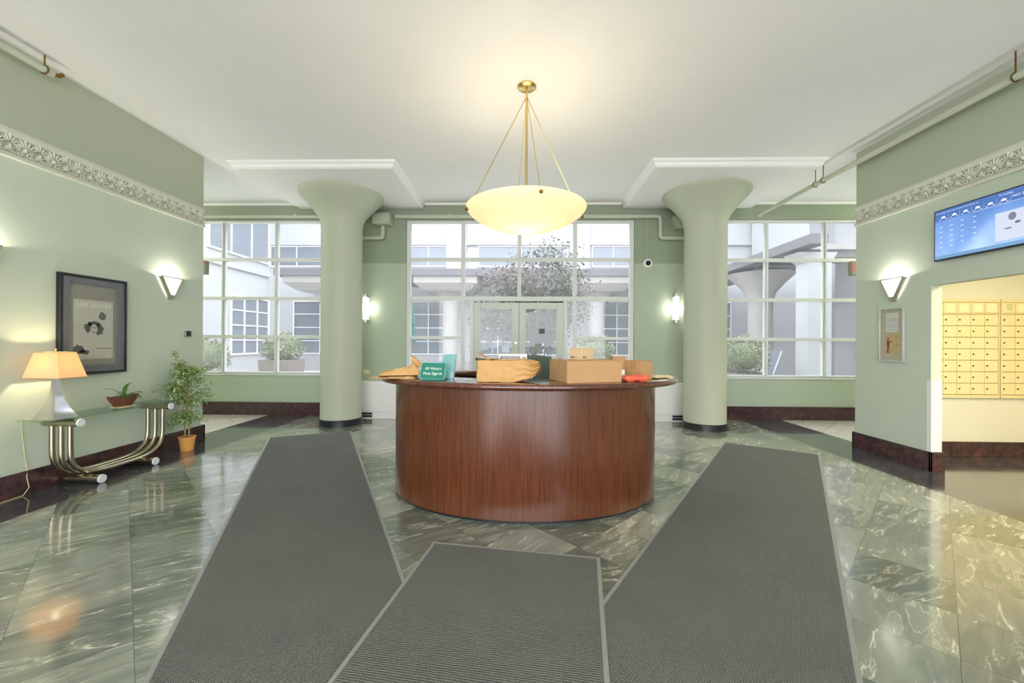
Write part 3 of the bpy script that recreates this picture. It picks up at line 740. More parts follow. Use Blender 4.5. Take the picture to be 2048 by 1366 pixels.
for k in range(6): chev(.022, TZ + .105 + k * .013, 0, 1); chev(-.168, TZ + .105 + k * .013, 0, 1)
mb.build('leaf_print', M['ink'], t)
# cardboard boxes
def carton(name, corner, ang, Wd, L, h, label, mat, z=TZ, tapes=True, mark=None):
    cxx, cyy = corner; u = Vector((math.cos(ang), math.sin(ang), 0)); v = Vector((-math.sin(ang), math.cos(ang), 0)); o = Vector((cxx, cyy, z))
    t = thing(name, label, 'box', tuple(o + u * Wd / 2 + v * L / 2))
    mb = MB(); P = lambda a, b, c: o + u * a + v * b + Vector((0, 0, c)); g = .002
    mb.hexa([P(0, 0, 0), P(Wd, 0, 0), P(Wd, L, 0), P(0, L, 0), P(0, 0, h - .005), P(Wd, 0, h - .005), P(Wd, L, h - .005), P(0, L, h - .005)])
    mb.build('box_body', mat, t, bevel=.003)
    for (b0, b1) in ((0, L / 2 - g), (L / 2 + g, L)):
        mb = MB(); mb.hexa([P(0, b0, h - .0048), P(Wd, b0, h - .0048), P(Wd, b1, h - .0048), P(0, b1, h - .0048), P(0, b0, h), P(Wd, b0, h), P(Wd, b1, h), P(0, b1, h)]); mb.build('flap', mat, t)
    if tapes:
        mb = MB(); q = .0008; a0, a1 = L / 2 - .028, L / 2 + .028
        mb.hexa([P(-q, a0, h - .07), P(-q + .0004, a0, h - .07), P(-q + .0004, a1, h - .07), P(-q, a1, h - .07), P(-q, a0, h + q), P(-q + .0004, a0, h + q), P(-q + .0004, a1, h + q), P(-q, a1, h + q)])
        mb.hexa([P(-q, a0, h + .0003), P(Wd + q, a0, h + .0003), P(Wd + q, a1, h + .0003), P(-q, a1, h + .0003), P(-q, a0, h + q), P(Wd + q, a0, h + q), P(Wd + q, a1, h + q), P(-q, a1, h + q)])
        mb.build('tape', M['tape'], t)
    for sgn in ((0, 1) if mark else ()):
        mb = MB()
        for k in range(5):
            for A in (.016 + k * .0085,):
                if sgn == 0: mb.hexa([P(A, -.0006, .016), P(A + .006, -.0006, .016), P(A + .006, -.0002, .016), P(A, -.0002, .016), P(A, -.0006, .026), P(A + .006, -.0006, .026), P(A + .006, -.0002, .026), P(A, -.0002, .026)])
                else:
                    B = L - .016 - k * .0085
                    mb.hexa([P(-.0006, B - .006, .016), P(-.0002, B - .006, .016), P(-.0002, B, .016), P(-.0006, B, .016), P(-.0006, B - .006, .026), P(-.0002, B - .006, .026), P(-.0002, B, .026), P(-.0006, B, .026)])
        mb.build('printed_mark', M['ink'], t)
    return t
carton('cardboard_box', (.335, 2.985), math.radians(19), .46, .33, .165, 'largest brown cardboard box at the front of the counter', M['card'])
carton('cardboard_box', (.465, 3.16), math.radians(42), .150, .125, .092, 'small pale cardboard box sitting on top of the largest box', M['card2'], z=TZ + .1655, tapes=False, mark=True)
carton('cardboard_box', (.965, 3.30), math.radians(38), .155, .16, .155, 'square taped cardboard box near the right end of the counter', M['card'])
carton('cardboard_box', (.765, 3.42), math.radians(6), .11, .09, .185, 'narrow brown box half hidden behind the largest box', M['card'], tapes=False)
t = thing('paper_slip', 'small white slip of paper leaning between the cardboard boxes', 'paper', (.83, 3.36, TZ)); mb = MB(); mb.hexa([(.795, 3.33, TZ), (.845, 3.33, TZ), (.845, 3.332, TZ), (.795, 3.332, TZ), (.80, 3.36, TZ + .08), (.848, 3.36, TZ + .08), (.848, 3.362, TZ + .08), (.80, 3.362, TZ + .08)]); mb.build('sheet', M['paper'], t)
t = thing('red_mailer', 'red poly mailer lying beside the largest cardboard box', 'envelope', (.85, 3.17, TZ))
mailer((.88, 3.195, TZ), .21, .12, .045, math.radians(13), 0, 11, M['red']).build('envelope_body', M['red'], t, smooth=True)
t = thing('manila_envelope', 'cream padded envelope on the right tip of the counter', 'envelope', (1.18, 3.56, TZ))
mailer((1.165, 3.53, TZ), .18, .20, .022, math.radians(25), 0, 17, M['manila']).build('envelope_body', M['manila'], t, smooth=True)
# office chair inside the ring
t = thing('office_chair', 'dark green office chair behind the counter', 'chair', (.13, 4.15, 0))
crumple((.13, 4.18, .98), (.40, .10, .50), 0, .003, 3, None, nx=9, rnd=.35).build('backrest', M['chairfab'], t, smooth=True)
crumple((.13, 3.98, .50), (.46, .44, .10), 0, .003, 4, None, nx=9, rnd=.3).build('seat', M['chairfab'], t, smooth=True)
MB().cyl((.13, 3.98), .03, .09, .46).build('gas_stem', M['black'], t)
MB().tube([(.13, 4.18, .46), (.13, 4.25, .55), (.13, 4.24, .85)], .02, 8).build('back_bracket', M['black'], t)
for k in range(5):
    a = k * 2 * PI / 5 + .3; e = (.13 + .26 * math.cos(a), 3.98 + .26 * math.sin(a))
    l = MB().tube([(.13, 3.98, .10), (e[0], e[1], .075)], [.025, .016], 8).build('leg', M['black'], t)
    MB().tube([(e[0] - .012, e[1], .03), (e[0] + .012, e[1], .03)], .029, 12).build('caster', M['black'], l)

# ------------------------------------------------------------------ console table
GZ = .648
t = thing('console_table', 'glass topped console table on curved chrome tubes by the left wall', 'table', (-4.17, 4.04, 0))
MB().box(-4.335, -3.995, 3.385, 4.69, GZ, GZ + .012).build('glass_top', M['tglass'], t, bevel=.002)
def upath(x):
    y0, y1, zt, zb = 3.575, 4.52, GZ - .04, .100; pts = [(x, y0, zt)]; ym = (y0 + y1) / 2; hw = (y1 - y0) / 2
    for k in range(33):
        a = PI + PI * k / 32; c_, s_ = math.cos(a), math.sin(a)
        pts.append((x, ym + hw * math.copysign(abs(c_) ** .60, c_), .40 + (.40 - zb) * math.copysign(abs(s_) ** .60, s_)))
    pts.append((x, y1, zt)); return pts
for x in (-4.235, -4.15, -4.065): MB().tube(upath(x), .0215, 14).build('tube_leg', M['darkchrome'], t, smooth=True)
for (y, z, r) in ((3.575, GZ - .038, .036), (4.52, GZ - .038, .036), (3.765, .042, .041), (4.33, .042, .041)):
    cb = MB().tube([(-4.30, y, z), (-3.975, y, z)], r, 24).build('crossbar', M['darkchrome'], t, smooth=True)
    MB().tube([(-3.975, y, z), (-3.962, y, z)], [r, r * .93], 24).build('end_cap', M['capwhite'], cb, smooth=True, label='white round end cap')
# lamp
LX, LY, LZ = -4.135, 3.515, GZ + .0125
t = thing('table_lamp', 'glowing cream square shaded lamp with mirrored flared base', 'lamp', (LX, LY, LZ))
mb = MB(); R = []
for k in range(25):
    q = k / 24; z = LZ + .375 * q; hw = .018 + .088 * (1 - q) ** 2.3
    R.append([mb.b.verts.new((LX + a * hw, LY + b * hw * .92, z)) for a, b in ((1, -1), (1, 1), (-1, 1), (-1, -1))])
for A, B in zip(R, R[1:]):
    for k in range(4): mb.b.faces.new((A[k], A[(k + 1) % 4], B[(k + 1) % 4], B[k]))
mb.b.faces.new(R[0][::-1]); mb.b.faces.new(R[-1]); mb.build('mirrored_base', M['chrome'], t, smooth=True, flat_angle=30)
sx, sy = LX + .005, LY - .005; mb = MB()
bo, to = ((-.165, .165), (-.115, .115)), ((-.105, .105), (-.077, .077)); zb, zt = LZ + .362, LZ + .585
def fr(e, z): return [(sx + e[0][0], sy + e[1][0], z), (sx + e[0][1], sy + e[1][0], z), (sx + e[0][1], sy + e[1][1], z), (sx + e[0][0], sy + e[1][1], z)]
B_, T_ = fr(bo, zb), fr(to, zt)
for k in range(4): mb.quad(B_[k], B_[(k + 1) % 4], T_[(k + 1) % 4], T_[k])
bmesh.ops.remove_doubles(mb.b, verts=mb.b.verts[:], dist=.001)
sh = mb.build('lamp_shade', M['shade'], t); sm = sh.modifiers.new('thickness', 'SOLIDIFY'); sm.thickness = .002
for e, z in ((bo, zb), (to, zt)):
    F = fr(e, z); mb = MB(); mb.tube(F, .003, 6, closed=True); mb.build('shade_trim', M['kraft2'], sh)
MB().tube([(LX, LY, LZ + .375), (LX, LY, LZ + .60)], .006, 8).build('harp', M['brass'], t)
MB().ell((LX, LY, LZ + .61), (.01, .01, .012)).build('finial', M['brass'], t, smooth=True)
MB().ell((LX, LY, LZ + .46), (.028, .028, .04), None, 12, 8).build('bulb', M['bulb'], t, smooth=True)
add_light('lamp_light', 'POINT', (LX, LY, LZ + .49), 9, (1.0, .80, .48), .03, parent=t)
pts = [(LX - .08, LY - .05, LZ + .004), (-4.25, 3.44, LZ + .004), (-4.325, 3.43, LZ + .003), (-4.337, 3.43, .60), (-4.333, 3.45, .35), (-4.333, 3.47, .21), (-4.318, 3.455, .15), (-4.315, 3.47, .06), (-4.305, 3.42, .006), (-4.30, 3.30, .005), (-4.27, 3.1, .005), (-4.22, 2.7, .005)]
MB().tube(pts, .0032, 6).build('power_cord', M['manila'], t, smooth=True)
# orchid bowl
bx, by, bz = -4.165, 4.16, GZ + .0125
t = thing('potted_orchid', 'small orchid in a brown boat shaped bowl on the glass table', 'plant', (bx, by, bz))
mb = MB(); mb.box(bx - .065, bx + .065, by - .085, by + .085, bz, bz + .006); mb.build('tray', M['manila'], t)
mb = MB(); R = []
for (f, g, z) in ((.55, .55, .006), (.66, .62, .03), (.85, .8, .07), (1.0, .95, .108), (.93, .88, .108), (.8, .7, .075)):
    R.append([mb.b.verts.new((bx + .065 * g * math.copysign(abs(math.cos(a)) ** .7, math.cos(a)), by + .155 * f * math.copysign(abs(math.sin(a)) ** .7, math.sin(a)), bz + z + (.012 * math.sin(a) ** 2 if z > .1 else 0))) for a in [2 * PI * k / 28 for k in range(28)]])
for A, B in zip(R, R[1:]):
    for k in range(28): mb.b.faces.new((A[k], A[(k + 1) % 28], B[(k + 1) % 28], B[k]))
mb.b.faces.new(R[0][::-1]); mb.b.faces.new(R[-1]); mb.build('bowl', plain('woven_brown_bowl', '#6b4230', .6, var=.45, scale=40, bump=.5, bscale=60), t, smooth=True)
mb = MB()
for k, (ay, el, L, w) in enumerate(((-1.1, .95, .11, .040), (1.2, .40, .12, .05), (.9, 1.0, .12, .045), (-.6, 1.35, .10, .045), (.45, 1.30, .22, .040), (-.4, 1.25, .17, .022), (1.3, .75, .10, .045), (-1.2, .6, .09, .045), (0.2, 1.2, .10, .05))):
    p0 = Vector((bx + random.uniform(-.01, .01), by + .015, bz + .09)); pts = []
    for j in range(7):
        q = j / 6; e2 = el - .6 * q * q; pts.append(p0 + Vector((.1 * math.sin(k) * q, math.copysign(math.cos(e2), ay) * L * q, math.sin(e2) * L * q)))
    wv = Vector((1, 0, .2)).normalized()
    for j in range(6):
        wa = w * math.sin(PI * (.12 + .86 * j / 6)); wb = w * math.sin(PI * (.12 + .86 * (j + 1) / 6)); sd = Vector((.7, .6 * math.copysign(1, ay), 0.2)).normalized()
        mb.quad(pts[j] - sd * wa / 2, pts[j] + sd * wa / 2, pts[j + 1] + sd * wb / 2, pts[j + 1] - sd * wb / 2)
f_ = mb.build('leaves', M['orchid'], t, smooth=True); sm = f_.modifiers.new('thickness', 'SOLIDIFY'); sm.thickness = .003
# ficus
fx, fy = -4.125, 4.93
t = thing('potted_ficus', 'small variegated ficus tree in a terracotta pot by the left corner', 'plant', (fx, fy, 0))
MB().lathe([(0, .0), (.066, .0), (.086, .155), (.092, .157), (.092, .17), (.082, .17), (.08, .15), (0, .15)], (fx, fy), 32).build('pot', M['terra'], t, smooth=True)
MB().cyl((fx, fy), .079, .145, .152).build('soil', M['soil'], t)
st = MB(); tips = []; rg = random.Random(21)
main = []
for k, (ox, oy) in enumerate(((-.012, -.015), (.012, .015))):
    pts = [Vector((fx + ox, fy + oy, .15)), Vector((fx + ox * 1.2 - .005, fy + oy * 1.2, .40)), Vector((fx - ox * .6, fy - oy * .8, .62)), Vector((fx - .02 + ox, fy + oy * 1.5, .85)), Vector((fx - .02, fy - .06 + oy * 2, 1.08))]
    st.tube(pts, [.010, .009, .008, .006, .003], 7); main.append(pts)
for k in range(46):
    z = rg.uniform(.36, 1.06); a = rg.uniform(0, 2 * PI); f = (z - .15) / .93
    R0 = (.27 if z > .5 else .18) * (1 - max(0, (z - .75) / .45)) + .05
    b0 = Vector((fx - .01, fy, z)); e = b0 + Vector((math.cos(a) * R0 * rg.uniform(.55, 1.0) * .72, math.sin(a) * R0 * rg.uniform(.55, 1.15), rg.uniform(-.02, .14) if z > .5 else rg.uniform(-.05, .04)))
    if e.x < XL + .06: e.x = XL + .06
    st.tube([b0, (b0 + e) / 2 + Vector((0, 0, .03)), e], [.0035, .0025, .0015], 5); tips.append((b0, e))
tips.append((Vector((fx - .02, fy - .05, 1.05)), Vector((fx - .02, fy - .18, 1.22))))
tips.append((Vector((fx, fy - .1, .68)), Vector((fx - .03, fy - .42, .80)))); tips.append((Vector((fx, fy - .1, .66)), Vector((fx, fy - .40, .70))))
st.build('stems', M['stem'], t, smooth=True)
fl = MB(); fl2 = MB()
for b0, e in tips:
    for j in range(40):
        q = rg.uniform(.15, 1.05); p = b0.lerp(e, q) + Vector((rg.gauss(0, .022), rg.gauss(0, .028), rg.gauss(0, .022)))
        if p.x < XL + .075: p.x = XL + .075
        d = Vector((rg.uniform(-.6, 1), rg.uniform(-1, 1), rg.uniform(-.9, .35))); nrm = Vector((rg.uniform(-.6, .6), rg.uniform(-.6, .6), 1))
        (fl if rg.random() < .68 else fl2).leaf(p, d, nrm, rg.uniform(.036, .058), rg.uniform(.018, .027))
tag(fl.build('foliage', M['leaf'], t), None, None, None, 'stuff'); tag(fl2.build('pale_foliage', M['leaf2'], t, label='cream edged pale leaves'), None, None, None, 'stuff')

# ------------------------------------------------------------------ wall pieces
# poster (left wall), frame 3.70..4.335 x 1.0..1.99
def on_left(n): return lambda y, z: Vector((XL + n, y, z))
def lbox(y0, y1, z0, z1, n0, n1): return MB().box(XL + n0, XL + n1, y0, y1, z0, z1)
def frame_l(y0, y1, z0, z1, w, n0, n1):
    mb = MB(); mb.box(XL + n0, XL + n1, y0, y0 + w, z0, z1).box(XL + n0, XL + n1, y1 - w, y1, z0, z1).box(XL + n0, XL + n1, y0 + w, y1 - w, z0, z0 + w).box(XL + n0, XL + n1, y0 + w, y1 - w, z1 - w, z1); return mb
t = thing('framed_poster', 'black framed vintage poster with grey mat above the console table', 'picture', (XL, 4.015, 1.51))
PY0, PY1, PZ0, PZ1 = 3.69, 4.335, 1.012, 1.992
frame_l(PY0, PY1, PZ0, PZ1, .028, .002, .045).build('frame', M['black'], t, bevel=.004)
frame_l(PY0 + .028, PY1 - .028, PZ0 + .028, PZ1 - .028, .06, .002, .038).build('grey_frame_border', plain('slate_grey_border', '#76787e', .5), t)
lbox(PY0 + .085, PY1 - .085, PZ0 + .085, PZ1 - .085, .004, .014).build('mat_board', plain('grey_mat_board', '#a09d90', .6), t)
QY0, QY1, QZ0, QZ1 = 3.83, 4.21, 1.165, 1.755
lbox(QY0, QY1, QZ0, QZ1, .0142, .0155).build('poster_sheet', plain('cream_poster_paper', '#cfcfc2', .6), t)
mb = MB()
def blob(cy, cz, ry, rz, n=18, jag=0.0, seed=0, nn=.0157):
    rg = random.Random(seed); vs = []
    for k in range(n):
        a = 2 * PI * k / n; r = 1 + rg.uniform(-jag, jag); vs.append(mb.b.verts.new((XL + nn, cy + ry * r * math.cos(a), cz + rz * r * math.sin(a))))
    mb.b.faces.new(vs)
blob(4.10, 1.60, .035, .042, 16, .12, 2); mb.build('ball_print', plain('grey_print', '#77776f', .6), t)
dpi = plain('dark_print_ink', '#5d5f58', .6)
for q in ((3.965, 1.475, .035, .05, 20, .25, 5), (4.065, 1.46, .045, .055, 20, .25, 6), (4.02, 1.515, .07, .03, 18, .2, 7), (3.875, 1.26, .055, .045, 20, .2, 9), (3.93, 1.235, .05, .022, 14, .2, 10)):
    mb = MB(); blob(*q); mb.build('dark_print', dpi, t)
mb = MB(); blob(4.018, 1.465, .034, .05, 20, 0, 1, .0161); mb.build('face_print', plain('pale_print_ink', '#c9c9ba', .6), t)
for a, b, c, d in ((4.004, 1.48, .008, .005), (4.032, 1.478, .008, .005), (4.018, 1.437, .012, .005)):
    mb = MB(); blob(a, b, c, d, 10, 0, 1, .0164); mb.build('face_detail_print', M['ink'], t)
mb = MB(); mb.box(XL + .0155, XL + .0158, 4.04, 4.20, 1.268, 1.274); mb.build('line_print', M['ink'], t)
text('poster_lettering', 'LIFE', .062, M['signwhite'], t, (XL + .0162, 3.905, 1.70), (0, 1, 0), (0, 0, 1), width=.105)
text('poster_lettering', 'SAVERS', .062, M['signwhite'], t, (XL + .0162, 4.085, 1.70), (0, 1, 0), (0, 0, 1), width=.205)
lbox(PY0 + .03, PY1 - .03, PZ0 + .03, PZ1 - .03, .0385, .0400).build('glazing', M['glasspic'], t)
# small silver picture on the right wall
t = thing('framed_notice', 'small silver framed notice with red figure drawing on the right wall', 'picture', (XR, 4.905, 1.47))
def rbox(y0, y1, z0, z1, n0, n1): return MB().box(XR - n1, XR - n0, y0, y1, z0, z1)
def frame_r(y0, y1, z0, z1, w, n0, n1):
    mb = MB(); a, b = XR - n1, XR - n0; mb.box(a, b, y0, y0 + w, z0, z1).box(a, b, y1 - w, y1, z0, z1).box(a, b, y0 + w, y1 - w, z0, z0 + w).box(a, b, y0 + w, y1 - w, z1 - w, z1); return mb
FY0, FY1, FZ0, FZ1 = 4.745, 5.068, 1.148, 1.787
frame_r(FY0, FY1, FZ0, FZ1, .018, .002, .032).build('frame', plain('silver_frame', '#cfcfc9', .35, metal=.4), t, bevel=.003)
rbox(FY0 + .015, FY1 - .015, FZ0 + .015, FZ1 - .015, .004, .012).build('mat_board', plain('cream_mat_board', '#cdc8b4', .6), t)
rbox(4.83, 4.985, 1.50, 1.725, .0122, .013).build('notice_sheet', M['paper'], t)
mb = MB()
for k, wd in enumerate((.03, 0, .07, .06, .055, 0, .07, .065, .06, 0, .055)):
    if wd: mb.box(XR - .0135, XR - .0131, 4.905 - wd, 4.905 + wd, 1.69 - k * .0165, 1.694 - k * .0165)
mb.build('notice_print', plain('grey_text', '#a3a5aa', .6), t)
rbox(4.80, 4.995, 1.235, 1.495, .0122, .013).build('drawing_sheet', plain('peach_print', '#d6bd95', .6), t)
mb = MB()
def rblob(cy, cz, ry, rz, n=12):
    mb.b.faces.new([mb.b.verts.new((XR - .0134, cy + ry * math.cos(2 * PI * k / n), cz + rz * math.sin(2 * PI * k / n))) for k in range(n)])
rblob(4.955, 1.425, .011, .013); rblob(4.955, 1.375, .020, .036); rblob(4.955, 1.33, .017, .03); rblob(4.92, 1.385, .025, .007); rblob(4.944, 1.29, .006, .018); rblob(4.966, 1.29, .006, .018)
mb.build('red_figure_print', plain('red_print', '#b5523f', .6), t)
for q in ((4.96, 1.262, .025, .005), (4.965, 1.275, .006, .01), (4.85, 1.44, .018, .003), (4.85, 1.455, .012, .002), (4.84, 1.345, .035, .002)):
    mb = MB(); rblob(*q); mb.build('dark_figure_print', M['ink'], t)
rbox(FY0 + .016, FY1 - .016, FZ0 + .016, FZ1 - .016, .024, .0255).build('glazing', M['glasspic'], t)
# wall controller on the left wall
t = thing('wall_keypad', 'small black and silver keypad on the left wall by the corner', 'keypad', (XL, 5.185, 1.445))
lbox(5.135, 5.235, 1.405, 1.482, .001, .022).build('housing', M['brushed'], t, bevel=.003); lbox(5.15, 5.215, 1.412, 1.476, .0225, .026).build('button_pad', M['black'], t, bevel=.002)

# triangular sconces
def sconce(name, xw, nx, y, label):
    zt, zb, hw, dp = 2.125, 1.868, .152, .048; t = thing(name, label, 'wall light', (xw, y, zb), 'triangular wall sconces')
    X = lambda n: xw + nx * n
    # metal side plates along both slanted edges, and the tip
    for sg in (-1, 1):
        a, b = Vector((0, y + sg * hw, zt)), Vector((0, y + sg * .012, zb)); mb = MB(); q = .006
        def P(p, n, dy=0): return Vector((X(n), p.y + dy, p.z))
        mb.hexa([P(b, .004), P(b, dp), P(b, dp, -sg * q), P(b, .004, -sg * q), P(a, .004), P(a, dp), P(a, dp, -sg * q), P(a, .004, -sg * q)]); mb.build('side_plate', M['brushed'], t)
        mb = MB(); mb.hexa([P(b, dp), P(b, dp + .008), P(b, dp + .008, -sg * .006), P(b, dp, -sg * .006), P(a, dp), P(a, dp + .008), P(a, dp + .008, -sg * .014), P(a, dp, -sg * .014)]); mb.build('front_trim', M['brushed'], t)
    mb = MB(); mb.box(X(dp), X(dp + .008), y - hw, y + hw, zt - .003, zt + .009); mb.build('top_trim', M['brushed'], t)
    mb = MB(); mb.hexa([(X(.004), y - .012, zb - .012), (X(dp + .009), y - .012, zb - .012), (X(dp + .009), y + .012, zb - .012), (X(.004), y + .012, zb - .012), (X(.004), y - .036, zb + .045), (X(dp + .009), y - .036, zb + .045), (X(dp + .009), y + .036, zb + .045), (X(.004), y + .036, zb + .045)]); mb.build('tip_cap', M['brushed'], t)
    mb = MB(); mb.prism([(y - hw + .01, zt - .003), (y + hw - .01, zt - .003), (y + .032, zb + .045), (y - .032, zb + .045)], lambda u, v: Vector((X(dp - .004), u, v)), lambda u, v: Vector((X(dp + .002), u, v))); mb.build('glass_diffuser', M['diffuser'], t)
    add_light('sconce_light', 'POINT', (X(.026), y, zt - .03), SCONCE_POWER, (1, .94, .80), .018, parent=t); return t
sconce('wall_sconce', XL, 1, 4.905, 'lit triangular sconce on the left wall beside the framed poster')
sconce('wall_sconce', XR, -1, 4.875, 'lit triangular sconce on the right wall above the silver picture')
sconce('wall_sconce', XL, 1, 3.11, 'lit triangular sconce on the left wall above the table lamp')
# tube sconces on the window wall
def tube_sconce(x, z0, z1, label):
    t = thing('tube_sconce', label, 'wall light', (x, D, z0), 'chrome tube wall lights'); y = D - .075
    MB().cyl((x, y), .038, z0 + .045, z1 - .045, 20).build('tube_diffuser', M['tubelight'], t, smooth=True)
    for a, b in ((z0, z0 + .05), (z1 - .05, z1)): MB().cyl((x, y), .046, a, b, 20).build('end_cap', M['chrome'], t, smooth=True)
    for s in (-1, 1): MB().box(x + s * .045 - .003, x + s * .045 + .003, y - .012, y + .012, z0 + .02, z1 - .02).build('side_rail', M['chrome'], t)
    MB().box(x - .05, x + .05, D - .025, D - .001, z0 + .03, z1 - .03).build('back_plate', M['chrome'], t)
    add_light('tube_light', 'AREA', (x, y - .06, (z0 + z1) / 2), .5, (1, .96, .86), .05, .4, (math.radians(90), 0, 0), parent=t)
    for s in (-1, 1): add_light('tube_light', 'POINT', (x + s * .09, y, (z0 + z1) / 2), TUBE_POWER, (1, .95, .84), .04, parent=t)
tube_sconce(-2.815, 1.70, 2.20, 'lit chrome tube light on the window wall beside the left column')
tube_sconce(2.735, 1.715, 2.225, 'lit chrome tube light on the window wall beside the right column')
# security camera
t = thing('dome_camera', 'white dome security camera high on the window wall', 'camera', (2.247, D, 2.775))
mb = MB(); prof = [(.078, 0), (.078, .02), (.06, .035)]
def ywl(mb, prof, c, n=28):
    R = [[mb.b.verts.new((c[0] + r * math.cos(2 * PI * k / n), D - h_, c[1] + r * math.sin(2 * PI * k / n))) for k in range(n)] for r, h_ in prof]
    for A, B in zip(R, R[1:]):
        for k in range(n): mb.b.faces.new((A[k], A[(k + 1) % n], B[(k + 1) % n], B[k]))
    mb.b.faces.new(R[-1]); return mb
ywl(MB(), [(.080, .001), (.080, .025), (.066, .045), (.046, .047)], (2.247, 2.775)).build('housing', M['white'], t, smooth=True)
ywl(MB(), [(.046, .047), (.040, .068), (.024, .082), (.006, .088)], (2.247, 2.775)).build('dome_lens', M['screenblack'], t, smooth=True)
MB().tube([(2.235, D - .006, 2.855), (2.235, D - .006, 3.56)], .004, 6).build('cable', M['pipe'], t)
# outlet
t = thing('wall_outlet', 'cream power outlet low on the window wall beside the left column', 'outlet', (-2.80, D, .80)); MB().box(-2.87, -2.75, D - .008, D - .001, .765, .84).build('cover_plate', M['manila'], t, bevel=.002)
mb = MB()
for s in (-1, 1): mb.box(-2.81 + s * .028 - .012, -2.81 + s * .028 + .012, D - .010, D - .008, .785, .82)
mb.build('sockets', M['white'], t)
# fan coil units
def fancoil(x0, x1, gx0, gx1, label):
    t = thing('fan_coil_unit', label, 'heater', ((x0 + x1) / 2, D - .12, 0), 'white heaters under the window wall'); y0 = D - .24
    MB().box(x0, x1, y0, D - .001, .115, .645).build('cabinet', M['white'], t, bevel=.006)
    MB().box(x0 + .01, x1 - .01, y0 + .012, D - .001, .0, .115).build('toe_panel', M['white'], t)
    mb = MB()
    for k in range(2): mb.box(gx0, gx1, y0 + .004, y0 + .011, .022 + k * .046, .055 + k * .046)
    mb.build('grille', M['black'], t)
fancoil(-2.93, -1.25, -2.92, -2.62, 'white heater cabinet against the window wall left of the desk')
fancoil(1.25, 2.93, 2.62, 2.92, 'white heater cabinet against the window wall right of the desk')
# exit signs
def exit_sign(x0, x1, label):
    xc = (x0 + x1) / 2; y = 5.75; t = thing('exit_sign', label, 'sign', (xc, y, 2.31), 'red exit signs')
    MB().box(x0, x1, y - .03, y + .03, 2.305, 2.50).build('housing', M['brushed'], t, bevel=.003); MB().box(x0 + .012, x1 - .012, y - .033, y - .0305, 2.318, 2.488).build('face', M['paper'], t)
    text('exit_lettering', 'EXIT', .165, M['exitred'], t, (xc, y - .034, 2.403), (1, 0, 0), (0, 0, 1), width=.30)
    MB().tube([(xc, y, 2.50), (xc, y, H)], .01, 8).build('stem', M['brushed'], t)
exit_sign(4.545, 4.87, 'red and white exit sign half hidden behind the right wall corner'); exit_sign(-4.86, -4.525, 'red and white exit sign half hidden behind the left wall corner')

# wall screen -----------------------------------------------------------
t = thing('wall_screen', 'wide flat screen with weather forecast high on the right wall', 'screen', (XR, 3.92, 2.5))
SY0, SY1, SZ0, SZ1 = 3.465, 4.385, 2.225, 2.752
rbox(SY0, SY1, SZ0, SZ1, .02, .05).build('bezel', M['screenblack'], t, bevel=.004); rbox(3.7, 4.15, 2.38, 2.6, .001, .02).build('wall_mount', M['black'], t)
def scr(y0, y1, z0, z1, n, c, e, name):
    return rbox(y0, y1, z0, z1, n, n + .0006).build(name, emitter('screen_' + name, c, e, '#101018', .12), t)
def screen_bg():
    m = NT('screen_image'); x, y, z = m.sep(m.obj()); n = m.noise(m.mapping(m.obj(), scale=(1, 2.5, 2)), 1.2, 2)
    c = m.ramp(m.math('ADD', m.math('MULTIPLY', z, -.9), m.math('ADD', m.math('MULTIPLY', n, .7), .18)), [(.25, lin('#3c62a8')), (.55, lin('#6f95cf')), (.85, lin('#a9c4e6'))])
    m.base((.02, .02, .03, 1)); m.link(c, m.b.inputs['Emission Color']); m.set(emit=.72, rough=.1); return m.m
rbox(SY0 + .012, SY1 - .012, SZ0 + .016, SZ1 - .012, .0502, .0510).build('screen_panel', screen_bg(), t)
scr(SY0 + .012, SY1 - .012, 2.635, SZ1 - .012, .0511, '#4d74b8', .55, 'forecast_band'); scr(SY0 + .012, 4.02, 2.63, 2.634, .0511, '#dfe9fa', .5, 'rule_line'); scr(SY0 + .012, 3.83, 2.30, 2.555, .0511, '#dfe6fa', .48, 'picture_panel')
scr(SY0 + .012, SY1 - .012, SZ0 + .016, 2.275, .0511, '#7fb0dc', .45, 'footer_band')
sw = emitter('screen_white', '#f2f6ff', .52, '#101018')
text('screen_lettering', 'For building security call and a team will come for you', .018, sw, t, (XR - .0519, 4.36, 2.713), (0, -1, 0), (0, 0, 1), extrude=.0001, align='LEFT')
text('screen_lettering', 'For building', .022, sw, t, (XR - .0519, 3.80, 2.713), (0, -1, 0), (0, 0, 1), extrude=.0001, align='LEFT')
for k in range(6):
    y = 4.29 - k * .105; X = XR - .0520; mb = MB()
    for dy, dz, r in ((0, 0, .012), (.013, -.004, .009), (-.013, -.003, .010)): mb.b.faces.new([mb.b.verts.new((X - dy * .002, y + dy + r * math.cos(2 * PI * q / 12), 2.668 + dz + r * math.sin(2 * PI * q / 12))) for q in range(12)])
    mb.build('cloud_icon', sw, t); MB().box(X, X + .0002, y - .0535, y - .052, 2.637, 2.69).build('divider_line', sw, t)
    for sg in (-1, 1): MB().box(X, X + .0003, y + sg * .029 - .009, y + sg * .029 + .009, 2.643, 2.649).build('temperature_print', sw, t)
for c_, y in enumerate((4.31, 4.21, 4.11, 4.0)):
    for r_ in range(5): MB().box(XR - .0520, XR - .0517, y - .014, y + .014, 2.585 - r_ * .052 - .02 * (c_ < 2), 2.591 - r_ * .052 - .02 * (c_ < 2)).build('listing_print', sw, t)
